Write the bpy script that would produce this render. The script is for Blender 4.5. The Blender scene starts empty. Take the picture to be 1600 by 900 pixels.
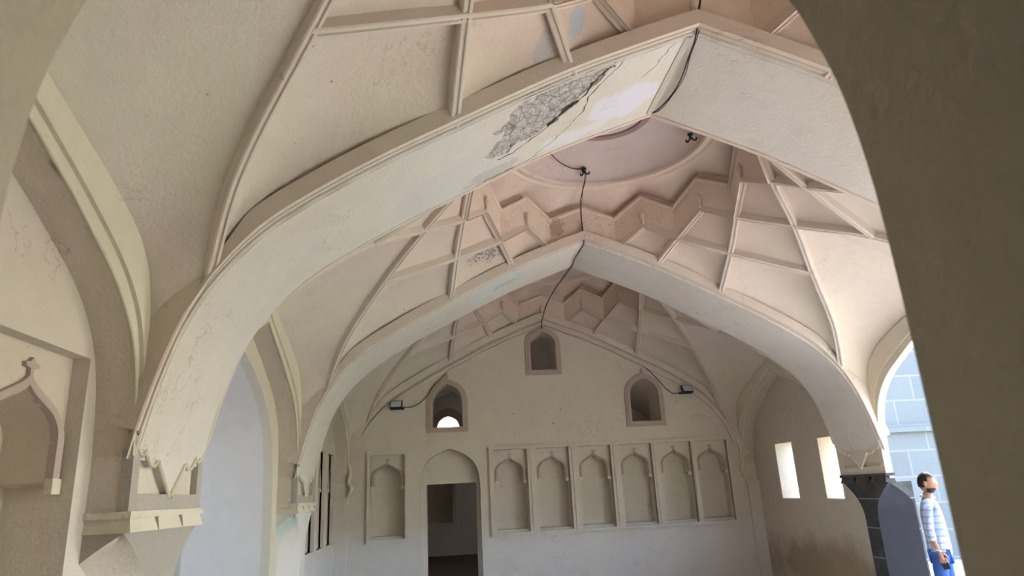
import bpy, bmesh, math, random
from mathutils import Vector, Matrix
from mathutils.geometry import tessellate_polygon
R = math.radians
random.seed(7)
scene = bpy.context.scene
col = scene.collection

# ------------------------------------------------------------------ camera
CAMX, CAMZ = -1.866, 1.65
PITCH, YAW, ROLL, FPX = 0.2922, 0.1051, -0.0515, 0.995 * 1067
F = Vector((math.sin(YAW) * math.cos(PITCH), math.cos(YAW) * math.cos(PITCH), math.sin(PITCH)))
Rv = Vector((math.cos(YAW), -math.sin(YAW), 0))
Uv = Rv.cross(F)
R2 = math.cos(ROLL) * Rv + math.sin(ROLL) * Uv
U2 = -math.sin(ROLL) * Rv + math.cos(ROLL) * Uv
cam = bpy.data.cameras.new('camera')
camo = bpy.data.objects.new('camera', cam)
col.objects.link(camo)
cam.lens = 36.0 * FPX / 1600.0
cam.sensor_width = 36.0
cam.clip_start = 0.02
m = Matrix((R2, U2, -F)).transposed().to_4x4()
m.translation = Vector((CAMX, 0, CAMZ))
camo.matrix_world = m
cam.dof.use_dof = True
cam.dof.focus_distance = 8.0
cam.dof.aperture_fstop = 5.0
scene.camera = camo

# ------------------------------------------------------------------ light
world = bpy.data.worlds.new('sky')
scene.world = world
world.use_nodes = True
wn = world.node_tree
for n in list(wn.nodes): wn.nodes.remove(n)
wo = wn.nodes.new('ShaderNodeOutputWorld')
bgn = wn.nodes.new('ShaderNodeBackground')
sky = wn.nodes.new('ShaderNodeTexSky')
sky.sky_type = 'NISHITA'
sky.sun_disc = False
sky.sun_elevation = R(52)
sky.sun_rotation = R(57)
sky.air_density = 1.0
sky.dust_density = 2.0
wn.links.new(sky.outputs[0], bgn.inputs[0])
bgn.inputs[1].default_value = 0.9
wn.links.new(bgn.outputs[0], wo.inputs[0])
sun = bpy.data.lights.new('sun', 'SUN')
sun.energy = 9.0
sun.angle = R(0.6)
sun.color = (0.97, 0.96, 1.0)
suno = bpy.data.objects.new('sun', sun)
col.objects.link(suno)
sdir = Vector((0.62, 0.40, 0.85)).normalized()      # towards the sun
suno.rotation_euler = sdir.to_track_quat('Z', 'Y').to_euler()
suno.location = (20, -14, 30)

scene.view_settings.view_transform = 'Standard'
scene.view_settings.look = 'None'
scene.view_settings.gamma = 1.0
scene.view_settings.use_curve_mapping = False
scene.view_settings.exposure = 1.2

# ------------------------------------------------------------------ materials
class NT:
    def __init__(s, name, rough=0.9):
        s.m = bpy.data.materials.new(name); s.m.use_nodes = True
        s.t = s.m.node_tree; s.N = s.t.nodes; s.L = s.t.links
        s.b = s.N['Principled BSDF']
        s.b.inputs['Roughness'].default_value = rough
        s.b.inputs['Specular IOR Level'].default_value = 0.2
        s.geo = s.N.new('ShaderNodeNewGeometry')
        s.pos = s.geo.outputs['Position']
    def noise(s, scale, detail=4, rough=0.55, vec=None, dist=0.0):
        n = s.N.new('ShaderNodeTexNoise'); n.inputs['Scale'].default_value = scale
        n.inputs['Detail'].default_value = detail; n.inputs['Roughness'].default_value = rough
        n.inputs['Distortion'].default_value = dist
        s.L.new(vec or s.pos, n.inputs['Vector']); return n.outputs['Fac']
    def math(s, op, a, b=None, c=None, clamp=False):
        n = s.N.new('ShaderNodeMath'); n.operation = op; n.use_clamp = clamp
        for i, v in enumerate((a, b, c)):
            if v is None: continue
            if isinstance(v, (int, float)): n.inputs[i].default_value = v
            else: s.L.new(v, n.inputs[i])
        return n.outputs[0]
    def vmath(s, op, a, b=None):
        n = s.N.new('ShaderNodeVectorMath'); n.operation = op
        for i, v in enumerate((a, b)):
            if v is None: continue
            if isinstance(v, (tuple, list)): n.inputs[i].default_value = v
            else: s.L.new(v, n.inputs[i])
        return n.outputs['Value'] if op in ('LENGTH', 'DOT_PRODUCT') else n.outputs[0]
    def ramp(s, fac, lo, hi):
        n = s.N.new('ShaderNodeMapRange'); n.clamp = True
        s.L.new(fac, n.inputs[0]); n.inputs[1].default_value = lo; n.inputs[2].default_value = hi
        return n.outputs[0]
    def mix(s, fac, a, b):
        n = s.N.new('ShaderNodeMix'); n.data_type = 'RGBA'
        if isinstance(fac, (int, float)): n.inputs[0].default_value = fac
        else: s.L.new(fac, n.inputs[0])
        for i, v in ((6, a), (7, b)):
            if isinstance(v, (tuple, list)): n.inputs[i].default_value = (*v[:3], 1)
            else: s.L.new(v, n.inputs[i])
        return n.outputs[2]
    def patch(s, c, r, ns=3.0, amp=0.9, edge=0.12, rot=None):
        """a stain with a noisy outline: 1 inside, 0 outside (world position)"""
        d = s.vmath('SUBTRACT', s.pos, c)
        if rot:
            v = s.N.new('ShaderNodeVectorRotate'); v.rotation_type = 'Z_AXIS'; v.inputs['Angle'].default_value = rot
            s.L.new(d, v.inputs['Vector']); d = v.outputs[0]
        d = s.vmath('DIVIDE', d, r)
        l = s.vmath('LENGTH', d)
        n = s.noise(ns, 5, 0.65)
        l = s.math('ADD', l, s.math('MULTIPLY', s.math('SUBTRACT', n, 0.5), amp * 2))
        return s.ramp(l, 1.0 + edge, 1.0 - edge)
    def bump(s, h, strength=0.3, dist=0.01):
        n = s.N.new('ShaderNodeBump'); n.inputs['Strength'].default_value = strength
        n.inputs['Distance'].default_value = dist
        s.L.new(h, n.inputs['Height']); s.L.new(n.outputs[0], s.b.inputs['Normal'])
    def out(s, c):
        if isinstance(c, (tuple, list)): s.b.inputs['Base Color'].default_value = (*c[:3], 1)
        else: s.L.new(c, s.b.inputs['Base Color'])
        return s.m

CREAM = (0.655, 0.605, 0.49)
PALE = (0.66, 0.625, 0.57)
PINK = (0.65, 0.555, 0.505)
SALMON = (0.65, 0.515, 0.43)
WHITE = (0.76, 0.75, 0.76)
BLUISH = (0.50, 0.52, 0.56)
BROWN = (0.25, 0.17, 0.11)
ROSE = (0.47, 0.37, 0.32)

def plaster(name, base=CREAM, tint=PINK, tintamt=0.7, patches=(), specks=0.8, low_light_stain=False, high=None, extra=None):
    s = NT(name)
    big = s.noise(0.9, 3, 0.5)
    c = s.mix(s.math('MULTIPLY', s.ramp(big, 0.38, 0.66), tintamt), base, tint)
    mid = s.noise(6.0, 6, 0.6)
    c = s.mix(s.math('MULTIPLY', s.ramp(mid, 0.35, 0.7), 0.16), c, tuple(x * 0.72 for x in base))
    if high:                     # paint changes towards the cornice
        sep = s.N.new('ShaderNodeSeparateXYZ'); s.L.new(s.pos, sep.inputs[0])
        h = s.math('ADD', sep.outputs[2], s.math('MULTIPLY', s.noise(1.3, 3), 0.7))
        c = s.mix(s.math('MULTIPLY', s.ramp(h, high[1], high[2]), high[3]), c, high[0])
    if low_light_stain:  # whiter low wall paints in outdoor light; the brown marks are stains
        sep = s.N.new('ShaderNodeSeparateXYZ'); s.L.new(s.pos, sep.inputs[0])
        h = s.math('ADD', sep.outputs[2], s.math('MULTIPLY', s.noise(2.0, 4), 0.5))
        c = s.mix(s.math('MULTIPLY', s.ramp(h, 1.45, 0.95), 0.75), c, WHITE)
        st = s.ramp(s.noise(1.7, 6, 0.7), 0.52, 0.75)
        c = s.mix(s.math('MULTIPLY', s.math('MULTIPLY', st, s.ramp(h, 1.2, 0.4)), 0.5), c, (0.42, 0.33, 0.25))
    for p in patches:
        colr = p[2]; kw = p[3] if len(p) > 3 else {}
        amt = kw.pop('amt', 1.0) if kw else 1.0
        k = s.patch(p[0], p[1], **kw)
        if kw is not None and amt != 1.0: k = s.math('MULTIPLY', k, amt)
        if colr == 'mould':
            k = s.math('MULTIPLY', k, s.ramp(s.noise(30, 3, 0.6), 0.46, 0.56)); colr = (0.22, 0.20, 0.19)
        if colr == 'speck':
            k = s.math('MULTIPLY', k, s.ramp(s.noise(15, 3, 0.55), 0.655, 0.70)); colr = (0.30, 0.24, 0.17)
        c = s.mix(k, c, colr)
    if specks:
        sp = s.ramp(s.noise(23, 2, 0.5), 0.735, 0.78)
        sp = s.math('MULTIPLY', sp, s.ramp(s.noise(1.1, 2), 0.45, 0.62))
        c = s.mix(s.math('MULTIPLY', sp, specks), c, BROWN)
    ck = s.math('ABSOLUTE', s.math('SUBTRACT', s.noise(1.15, 7, 0.62, dist=.3), 0.5))
    ck = s.math('MULTIPLY', s.ramp(ck, 0.0035, 0.0008), s.ramp(s.noise(0.8, 2), 0.52, 0.62))
    c = s.mix(s.math('MULTIPLY', ck, 0.55), c, (0.30, 0.19, 0.13))
    wash = s.ramp(s.noise(2.6, 5, 0.7, dist=.6), 0.52, 0.72)
    c = s.mix(s.math('MULTIPLY', wash, 0.22), c, tuple(x * 0.80 for x in tint))
    if extra: c = extra(s, c)
    b = s.math('ADD', s.math('MULTIPLY', s.noise(3.2, 5, 0.5), 3.0), s.noise(38, 4, 0.6))
    s.bump(b, 0.5, 0.012)
    return s.out(c)

M = {}
# stains and peeled paint, each where the photograph shows it
VAULT_PATCH = [
    ((-1.16, 3.92, 4.52), (.06, .11, .35), (0.50, 0.48, 0.47), dict(ns=12, amp=1.1, edge=.06)),
    ((-.97, 3.68, 4.65), (.075, .045, .3), BLUISH, dict(ns=14, amp=1.1, edge=.06)),
    ((-.80, 3.74, 4.65), (.065, .045, .3), BLUISH, dict(ns=14, amp=1.1, edge=.06)),
    ((-.91, 3.88, 4.65), (.065, .06, .3), BLUISH, dict(ns=14, amp=1.1, edge=.06)),
    ((-1.22, 7.98, 4.40), (.30, .20, .3), (0.48, 0.44, 0.40), dict(ns=5, amp=.6, edge=.4, amt=.6)),
    ((-1.22, 7.98, 4.40), (.32, .22, .3), 'mould', dict(ns=5, amp=.6)),
    ((-1.05, 7.9, 4.45), (.12, .16, .3), (0.33, 0.33, 0.35), dict(ns=8, amp=.7, edge=.3, amt=.7)),
    ((-1.47, 7.30, 4.55), (.14, .12, .3), 'mould', dict(ns=5, amp=.5)),
    ((-.80, 7.92, 4.55), (.13, .12, .3), 'mould', dict(ns=5, amp=.5)),
    ((-.80, 7.92, 4.55), (.12, .11, .3), (0.48, 0.43, 0.38), dict(ns=5, amp=.5, edge=.4, amt=.5)),
    ((-0.95, 12.1, 4.6), (.16, .14, .4), WHITE, dict(ns=6, amp=.6)),
    ((-1.9, 11.9, 4.2), (.5, .4, .4), (0.48, 0.47, 0.45), dict(ns=4, amp=.8, amt=.4)),
]
M['vault'] = plaster('vault_plaster', CREAM, PINK, 0.8, VAULT_PATCH, high=((0.67, 0.515, 0.435), 4.35, 5.1, 0.85))
M['rib'] = plaster('rib_plaster', (0.68, 0.61, 0.53), (0.64, 0.53, 0.455), 0.7, high=(SALMON, 4.6, 5.1, 0.6))
M['cornice'] = plaster('cornice_salmon_plaster', (0.72, 0.565, 0.465), (0.73, 0.61, 0.51), 0.8,
                       [((-.35, 8.3, 5.0), (.1, .1, .12), (0.30, 0.2, 0.15), dict(ns=22, amp=1.1, amt=.6))])
M['dome'] = plaster('dome_plaster', (0.62, 0.55, 0.51), (0.63, 0.47, 0.42), 1.0,
                    [((-.6, 6.2, 5.5), (.9, .8, .5), (0.64, 0.47, 0.44), dict(ns=1.5, amp=.4, edge=.5))])
M['ring'] = plaster('rose_ring_plaster', (0.36, 0.24, 0.20), (0.42, 0.29, 0.24), 0.6)
M['wall'] = plaster('wall_plaster', CREAM, PINK, 0.6, low_light_stain=True, specks=0.5,
                    patches=[((0.3, 12.5, 3.0), (1.3, .5, .35), 'speck', dict(ns=2, amp=.6, edge=.5))])
M['wall_pink'] = plaster('slit_wall_plaster', (0.62, 0.535, 0.435), (0.64, 0.56, 0.47), 0.8, low_light_stain=False, specks=0.6,
                         patches=[((3.8, 10.6, .35), (.4, 2.2, .35), (0.30, 0.20, 0.12), dict(ns=2.5, amp=.8, edge=.4, amt=.7))])
M['frame'] = plaster('rose_frame_plaster', ROSE, (0.52, 0.42, 0.36), 0.6)
M['fascia'] = plaster('fascia_plaster', (0.70, 0.635, 0.50), CREAM, 0.6)
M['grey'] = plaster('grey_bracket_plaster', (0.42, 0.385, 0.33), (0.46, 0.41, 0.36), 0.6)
M['pale'] = plaster('whitewashed_plaster', (0.76, 0.72, 0.68), (0.74, 0.68, 0.63), 0.6, specks=.4,
                    patches=[((-3.6, 8.42, 1.30), (.3, .10, .34), (0.52, 0.64, 0.56), dict(ns=6, amp=.35, edge=.4, amt=.8)),
                             ((-3.6, 8.26, 1.0), (.3, .05, .09), (0.40, 0.39, 0.36), dict(ns=12, amp=.5))])
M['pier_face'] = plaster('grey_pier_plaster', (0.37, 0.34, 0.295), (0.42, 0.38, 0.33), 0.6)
M['jamb'] = plaster('doorway_plaster', (0.46, 0.415, 0.325), (0.42, 0.36, 0.27), 0.8)

def arch_extra(s, c):
    """rubble masonry where the plaster has dropped, read from the mesh's own wear attribute"""
    at = s.N.new('ShaderNodeAttribute'); at.attribute_name = 'wear'
    v = s.N.new('ShaderNodeTexVoronoi'); v.inputs['Scale'].default_value = 20; s.L.new(s.pos, v.inputs['Vector'])
    v2 = s.N.new('ShaderNodeTexVoronoi'); v2.inputs['Scale'].default_value = 13; v2.feature = 'DISTANCE_TO_EDGE'; s.L.new(s.pos, v2.inputs['Vector'])
    bw = s.N.new('ShaderNodeSeparateColor'); s.L.new(v.outputs['Color'], bw.inputs[0])
    rub = s.mix(bw.outputs[0], (0.40, 0.38, 0.37), (0.60, 0.56, 0.52))
    rub = s.mix(s.ramp(v2.outputs['Distance'], 0.06, 0.0), rub, (0.16, 0.13, 0.12))
    rub = s.mix(s.ramp(s.noise(45, 4, .7), .5, .68), rub, (0.24, 0.21, 0.19))
    return s.mix(s.ramp(at.outputs['Fac'], .35, .65), c, rub)
M['arch_a'] = plaster('cracked_arch_plaster', PALE, (0.66, 0.59, 0.50), 0.7, [
    ((-0.35, 4.75, 4.6), (.30, .22, .3), (0.68, 0.66, 0.72), dict(ns=4, amp=.9)),
    ((-0.75, 5.0, 4.4), (.35, .10, .3), (0.68, 0.66, 0.66), dict(ns=4, amp=.9)),
    ((-1.75, 4.9, 4.0), (.55, .3, .4), (0.60, 0.59, 0.585), dict(ns=3, amp=.8, amt=.6)),
    ((-1.45, 5.05, 4.1), (.25, .1, .3), (0.45, 0.43, 0.40), dict(ns=9, amp=1.2, amt=.6)),
], specks=.6, extra=arch_extra)
M['arch_b'] = plaster('arch_plaster', PALE, (0.66, 0.60, 0.50), 0.7, [
    ((-1.15, 8.75, 4.35), (.42, .24, .4), (0.60, 0.63, 0.62), dict(ns=5, amp=.9)),
    ((-1.0, 8.8, 4.35), (.22, .10, .3), (0.46, 0.49, 0.48), dict(ns=10, amp=1.3, amt=.7)),
], specks=.3)

def simple(name, c, rough=0.6, metal=0.0, bump=0.0, vary=0.15, sc=8):
    s = NT(name, rough); s.b.inputs['Metallic'].default_value = metal
    n = s.noise(sc, 4)
    o = s.mix(s.math('MULTIPLY', n, vary * 2), c, tuple(x * 0.6 for x in c))
    if bump: s.bump(s.noise(sc * 4, 4), bump, 0.01)
    return s.out(o)
M['black'] = simple('black_cable', (0.02, 0.018, 0.018), 0.6)
M['crack'] = simple('crack_dark', (0.07, 0.055, 0.05), 1.0)  # dark tone of the plaster cracks
M['metal'] = simple('dark_metal', (0.05, 0.05, 0.055), 0.45, 0.5)
M['lampface'] = simple('floodlight_glass', (0.55, 0.60, 0.66), 0.2)
M['floor'] = simple('dusty_red_stone_floor', (0.38, 0.345, 0.31), 0.85, bump=.3, sc=3)
M['ground'] = simple('pale_stone_paving', (0.58, 0.56, 0.54), 0.9, bump=.3, sc=2)
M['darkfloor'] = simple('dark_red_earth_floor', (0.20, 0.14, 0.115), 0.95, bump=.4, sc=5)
M['bounce_green'] = simple('green_bounce_ground', (0.25, 0.30, 0.13), 0.9, bump=.4, sc=5)
M['leaf'] = simple('tree_leaves', (0.14, 0.24, 0.05), 0.8, sc=3)
M['bark'] = simple('tree_bark', (0.16, 0.11, 0.07), 0.9, bump=.5)
s = NT('black_basalt', 0.45)
c = s.mix(s.ramp(s.noise(9, 6, .7), .35, .7), (0.055, 0.057, 0.06), (0.025, 0.026, 0.028))
c = s.mix(s.math('MULTIPLY', s.ramp(s.noise(3, 5, .7), .45, .7), .5), c, (0.16, 0.14, 0.12))
sep = s.N.new('ShaderNodeSeparateXYZ'); s.L.new(s.pos, sep.inputs[0])
fr = s.math('FRACT', s.math('DIVIDE', s.math('ADD', sep.outputs[2], .1), 0.36))
c = s.mix(s.math('MULTIPLY', s.ramp(fr, .04, .015), .8), c, (0.35, 0.36, 0.38))
s.bump(s.noise(30, 5), .4, .006); M['basalt'] = s.out(c)
M['basalt_skylit'] = simple('skylit_basalt', (0.085, 0.09, 0.115), 0.4, vary=.4, sc=7)  # same basalt, with bluish sky light painted into the chamfer colour
s = NT('courtyard_ashlar', 0.85)
br = s.N.new('ShaderNodeTexBrick'); br.inputs['Scale'].default_value = 1.0
br.inputs['Brick Width'].default_value = .95; br.inputs['Row Height'].default_value = .52; br.inputs['Mortar Size'].default_value = .02
br.inputs['Color1'].default_value = (.20, .215, .225, 1); br.inputs['Color2'].default_value = (.17, .185, .20, 1); br.inputs['Mortar'].default_value = (.27, .265, .265, 1)
cb = s.N.new('ShaderNodeCombineXYZ'); sep = s.N.new('ShaderNodeSeparateXYZ'); s.L.new(s.pos, sep.inputs[0])
s.L.new(sep.outputs[0], cb.inputs[0]); s.L.new(sep.outputs[2], cb.inputs[1]); s.L.new(cb.outputs[0], br.inputs['Vector'])
c = s.mix(s.math('MULTIPLY', s.noise(4, 5, .7), .5), br.outputs['Color'], (.14, .15, .16)); s.bump(s.noise(14, 5), .5, .02)
M['ashlar'] = s.out(c)

# ------------------------------------------------------------------ helpers
def link(name, bm, mat, parent=None, smooth=None, recalc=True):
    if recalc: bmesh.ops.recalc_face_normals(bm, faces=bm.faces)
    me = bpy.data.meshes.new(name); bm.to_mesh(me); bm.free()
    for mm in (mat if isinstance(mat, (list, tuple)) else [mat]): me.materials.append(mm)
    if smooth is not None:
        for p in me.polygons: p.use_smooth = True
        if smooth < 180: me.set_sharp_from_angle(angle=R(smooth))
    o = bpy.data.objects.new(name, me); col.objects.link(o)
    if parent is not None: o.parent = parent
    return o
def struct(o, label=None):
    o['kind'] = 'structure'
    if label: o['label'] = label
    return o
def tag(o, label, cat, group=None):
    o['label'] = label; o['category'] = cat
    if group: o['group'] = group
    return o
def empty(name, loc, label=None, cat=None, group=None):
    o = bpy.data.objects.new(name, None); col.objects.link(o); o.location = loc
    o.empty_display_size = .2
    if label: tag(o, label, cat, group)
    return o
def copy_tree(o, parent=None):
    c = o.copy(); col.objects.link(c)
    if parent is not None: c.parent = parent
    for ch in [x for x in bpy.data.objects if x.parent == o]: copy_tree(ch, c)
    return c
def box(bm, x0, x1, y0, y1, z0, z1):
    vs = [bm.verts.new((x, y, z)) for z in (z0, z1) for y in (y0, y1) for x in (x0, x1)]
    for f in ((0, 1, 3, 2), (4, 6, 7, 5), (0, 4, 5, 1), (2, 3, 7, 6), (0, 2, 6, 4), (1, 5, 7, 3)):
        bm.faces.new([vs[i] for i in f])
def boxes(name, lst, mat, parent=None):
    bm = bmesh.new()
    for b in lst: box(bm, *b)
    return link(name, bm, mat, parent)
def plate(bm, outer, holes, P, w0, w1, holes_open=True):
    """flat plate with holes; P(u,v,w) places it"""
    loops = [outer] + list(holes)
    flat = [p for l in loops for p in l]
    tris = tessellate_polygon([[Vector((u, v, 0)) for u, v in l] for l in loops])
    A = [bm.verts.new(P(u, v, w0)) for u, v in flat]
    B = [bm.verts.new(P(u, v, w1)) for u, v in flat]
    for t in tris:
        try:
            bm.faces.new([A[i] for i in t]); bm.faces.new([B[i] for i in reversed(t)])
        except ValueError: pass
    k = 0
    for l in loops:
        n = len(l)
        for i in range(n):
            a, b = k + i, k + (i + 1) % n
            try: bm.faces.new([A[a], A[b], B[b], B[a]])
            except ValueError: pass
        k += n
def catmull(pts, n=8):
    P = [Vector(p) for p in pts]
    P = [2 * P[0] - P[1]] + P + [2 * P[-1] - P[-2]]
    out = []
    for i in range(1, len(P) - 2):
        p0, p1, p2, p3 = P[i - 1:i + 3]
        t0 = 0; t1 = t0 + max((p1 - p0).length, 1e-6) ** .5; t2 = t1 + max((p2 - p1).length, 1e-6) ** .5; t3 = t2 + max((p3 - p2).length, 1e-6) ** .5
        for j in range(n):
            t = t1 + (t2 - t1) * j / n
            A1 = (t1 - t) / (t1 - t0) * p0 + (t - t0) / (t1 - t0) * p1
            A2 = (t2 - t) / (t2 - t1) * p1 + (t - t1) / (t2 - t1) * p2
            A3 = (t3 - t) / (t3 - t2) * p2 + (t - t2) / (t3 - t2) * p3
            B1 = (t2 - t) / (t2 - t0) * A1 + (t - t0) / (t2 - t0) * A2
            B2 = (t3 - t) / (t3 - t1) * A2 + (t - t1) / (t3 - t1) * A3
            out.append((t2 - t) / (t2 - t1) * B1 + (t - t1) / (t2 - t1) * B2)
    out.append(P[-2].copy())
    return out
def sweep(bm, path, prof, up=None, closed=False, cap=True, jitter=0.0):
    """sweep a 2D profile (a: sideways, b: along up) along a path"""
    n = len(path); rings = []
    for i, p in enumerate(path):
        if closed: t = path[(i + 1) % n] - path[i - 1]
        else: t = path[min(i + 1, n - 1)] - path[max(i - 1, 0)]
        t.normalize()
        u = up(p) if callable(up) else (up or Vector((0, 0, 1)))
        sd = t.cross(u)
        if sd.length < 1e-5: sd = Vector((1, 0, 0))
        sd.normalize(); uu = sd.cross(t).normalized()
        if jitter: p = p + Vector((random.uniform(-1, 1), random.uniform(-1, 1), random.uniform(-1, 1))) * jitter
        rings.append([bm.verts.new(p + sd * a + uu * b) for a, b in prof])
    k = len(prof)
    for i in range(n if closed else n - 1):
        r0, r1 = rings[i], rings[(i + 1) % n]
        for j in range(k):
            bm.faces.new([r0[j], r0[(j + 1) % k], r1[(j + 1) % k], r1[j]])
    if cap and not closed:
        bm.faces.new(rings[0]); bm.faces.new(list(reversed(rings[-1])))
def tube(bm, path, r, seg=8, closed=False, jitter=0.0):
    pr = [(r * math.cos(2 * math.pi * i / seg), r * math.sin(2 * math.pi * i / seg)) for i in range(seg)]
    path = [Vector(p) for p in path]
    d = path[-1] - path[0]
    up = Vector((0, 0, 1)) if abs(d.z) < .8 * max(d.length, 1e-6) else Vector((0.3, 1, 0)).normalized()
    sweep(bm, path, pr, up, closed, True, jitter)
def grid(bm, rows, flip=False):
    V = [[bm.verts.new(p) for p in r] for r in rows]
    for i in range(len(V) - 1):
        for j in range(len(V[0]) - 1):
            q = [V[i][j], V[i][j + 1], V[i + 1][j + 1], V[i + 1][j]]
            q2 = []
            for v in q:
                if all((v.co - w.co).length > 1e-7 for w in q2): q2.append(v)
            if len(q2) > 2: bm.faces.new(q2)
    return V
def lathe(bm, prof, c, seg=48):
    rows = []
    for i in range(seg + 1):
        a = 2 * math.pi * i / seg
        rows.append([Vector((c[0] + r * math.cos(a), c[1] + r * math.sin(a), z)) for r, z in prof])
    grid(bm, rows); bmesh.ops.remove_doubles(bm, verts=bm.verts, dist=1e-5)

# ------------------------------------------------------------------ plan and profiles (metres)
D = 1.6                                    # half depth of a bay
YA0, YA1, YB0, YB1, YE = 4.043, 5.143, 8.343, 9.343, 12.543
YN = YA0 - 2 * D                           # inner face of the near end wall
BAYC = [YA0 - D, YA1 + D, YB1 + D]
HW, S = 3.6, 0.21                          # half width to the pier faces; depth of the wall arches
TH = 0.55                                  # wall behind the wall arches
APTS = [(0, 4.79), (.96, 4.40), (1.77, 3.99), (2.20, 3.765), (2.62, 3.515), (2.9, 3.32), (3.1, 3.13), (3.27, 2.91), (3.40, 2.66), (3.50, 2.36), (3.56, 2.12), (3.6, 1.93)]
IPTS = [(0, 3.40), (.2, 3.31), (.64, 3.12), (.88, 3.0), (1.17, 2.84), (1.35, 2.69), (1.47, 2.53), (1.55, 2.31), (1.6, 1.95)]
OPTS = [(0, 3.63), (.27, 3.52), (.7, 3.39), (1.07, 3.27), (1.36, 3.13), (1.5, 2.98), (1.57, 2.76), (1.6, 2.5)]
def half(pts, n=6): return [(p.x, p.y) for p in catmull([(a, b, 0) for a, b in pts], n)]
def full(pts, n=6):
    h = half(pts, n); return [(-a, b) for a, b in reversed(h)] + h[1:]
AF, IF, OF = full(APTS), full(IPTS), full(OPTS)
def zint(tab, x):
    x = abs(x)
    for (a, b), (c, d) in zip(tab, tab[1:]):
        if a <= x <= c: return b + (d - b) * (x - a) / max(c - a, 1e-9)
    return tab[-1][1]
AH = half(APTS, 10)

# ------------------------------------------------------------------ structure: floors and enclosing shell
struct(boxes('floor', [(-HW - .9, HW + .35, -6, YE + 9, -0.3, 0)], M['floor']))
struct(boxes('ground', [(HW + .35, 8.2, -40, 60, -0.35, -0.05)], M['ground']))
struct(boxes('ground_green_bounce', [(8.2, 60, -40, 60, -0.35, -0.04)], M['bounce_green']))  # unseen green ground added to throw green light on the left walls
struct(boxes('ground_garden', [(-60, -8.5, -40, 60, -0.35, -0.06)], M['ground']))
struct(boxes('floor_side_room', [(-8.5, -HW - .9, -6, YE + 9, -0.3, 0.0)], M['floor']))
struct(boxes('ceiling_sky_block', [(-HW - .9, HW + .9, -6, YE + 9, 6.05, 6.4), (-8.5, -HW - .9, -6, YE + 9, 4.6, 4.9)], M['pale']))  # slab over the vaults added, unseen, to shut out the sky
# unseen blocks added above the side walls to keep sky light out
struct(boxes('wall_sky_block', [(-HW - .9, -HW - S - .02, -6, YE + 9, 4.2, 6.05), (HW + S + .02, HW + .75, -6, YE + 9, 4.2, 6.05)], M['pale']))

# ------------------------------------------------------------------ the coffered vaults
ND = dict(v0=(0, 1.6, 4.83), L0=(.446, 1.6, 4.659), v1=(.778, 1.396, 4.895), L1=(1.14, 1.209, 4.643), v2=(1.354, .811, 4.877),
          L2=(1.62, .476, 4.632), v3=(1.543, 0, 4.888), N24=(2.047, 0, 4.321), N14=(2.513, .604, 3.952), N13=(1.694, .952, 4.346),
          N03=(1.768, 1.6, 3.996), N02=(.939, 1.6, 4.402), Cn=(3.26, 1.6, 2.96))
def nd(k, sx=1, sy=1):
    x, y, z = ND[k]; return Vector((x * sx, y * sy, z))
def upv(p):                                # direction in which the coffers are sunk
    return Vector((p.x * .22, p.y * .12, 1)).normalized()
def ribpts(seq, sx, sy):
    out = []
    for k in seq:
        if isinstance(k, tuple): out.append(Vector((k[0] * sx, k[1] * sy, k[2])))
        elif k.endswith('m'): out.append(nd(k[:-1], sx, -sy))
        else: out.append(nd(k, sx, sy))
    return out
SEG = 8
H2 = ['v1', 'L1', 'N13', 'N14']; H3 = ['v2', 'L1', 'N02']
H4 = ['v2', 'L2', 'N24', 'N14m', (3.0, -1.17, 3.42), 'Cnm']; H5 = ['v3', 'L2', 'N13', 'N03']
TAIL = [(3.26, -1.6, 2.96), (3.385, -1.59, 2.70), (3.49, -1.585, 2.38), (3.565, -1.58, 2.08)]
curves = {}
def curve(name, seq):
    pts = catmull(ribpts(seq, 1, 1), SEG); curves[name] = pts
    return pts
for nme, sq in (('H2', H2), ('H3', H3), ('H4', H4), ('H5', H5)): curve(nme, sq)
def seg(name, i, j, sx, sy):
    """points of a rib curve from node i to node j"""
    p = curves[name]
    r = p[i * SEG:j * SEG + 1] if i < j else list(reversed(p[j * SEG:i * SEG + 1]))
    return [Vector((a.x * sx, a.y * sy, a.z)) for a in r]
def arcseg(x0, x1, n=8):
    """along the transverse arch, between two x"""
    out = []
    for i in range(n + 1):
        x = x0 + (x1 - x0) * i / n
        out.append(Vector((x, D, zint(AH, x) + .03)))
    return out
def mir(pts, sx, sy): return [Vector((p.x * sx, p.y * sy, p.z)) for p in pts]
def resample(pts, n):
    L = [0]
    for a, b in zip(pts, pts[1:]): L.append(L[-1] + (b - a).length)
    out = []; k = 0
    for i in range(n + 1):
        t = L[-1] * i / n
        while k < len(pts) - 2 and L[k + 1] < t: k += 1
        f = (t - L[k]) / max(L[k + 1] - L[k], 1e-9)
        out.append(pts[k].lerp(pts[k + 1], min(max(f, 0), 1)))
    return out
def coons(bm, c0, c1, d0, d1, n, lift, bulge):
    """c0: u at v=0, c1: u at v=1, d0: v at u=0, d1: v at u=1"""
    c0, c1, d0, d1 = (resample(c, n) for c in (c0, c1, d0, d1))
    rows = []
    for j in range(n + 1):
        v = j / n; row = []
        for i in range(n + 1):
            u = i / n
            p = (1 - v) * c0[i] + v * c1[i] + (1 - u) * d0[j] + u * d1[j] - ((1 - u) * (1 - v) * c0[0] + u * (1 - v) * c0[n] + (1 - u) * v * c1[0] + u * v * c1[n])
            up = upv(p)
            row.append(p + up * (lift + bulge * 16 * u * (1 - u) * v * (1 - v)))
        rows.append(row)
    grid(bm, rows)
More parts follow.
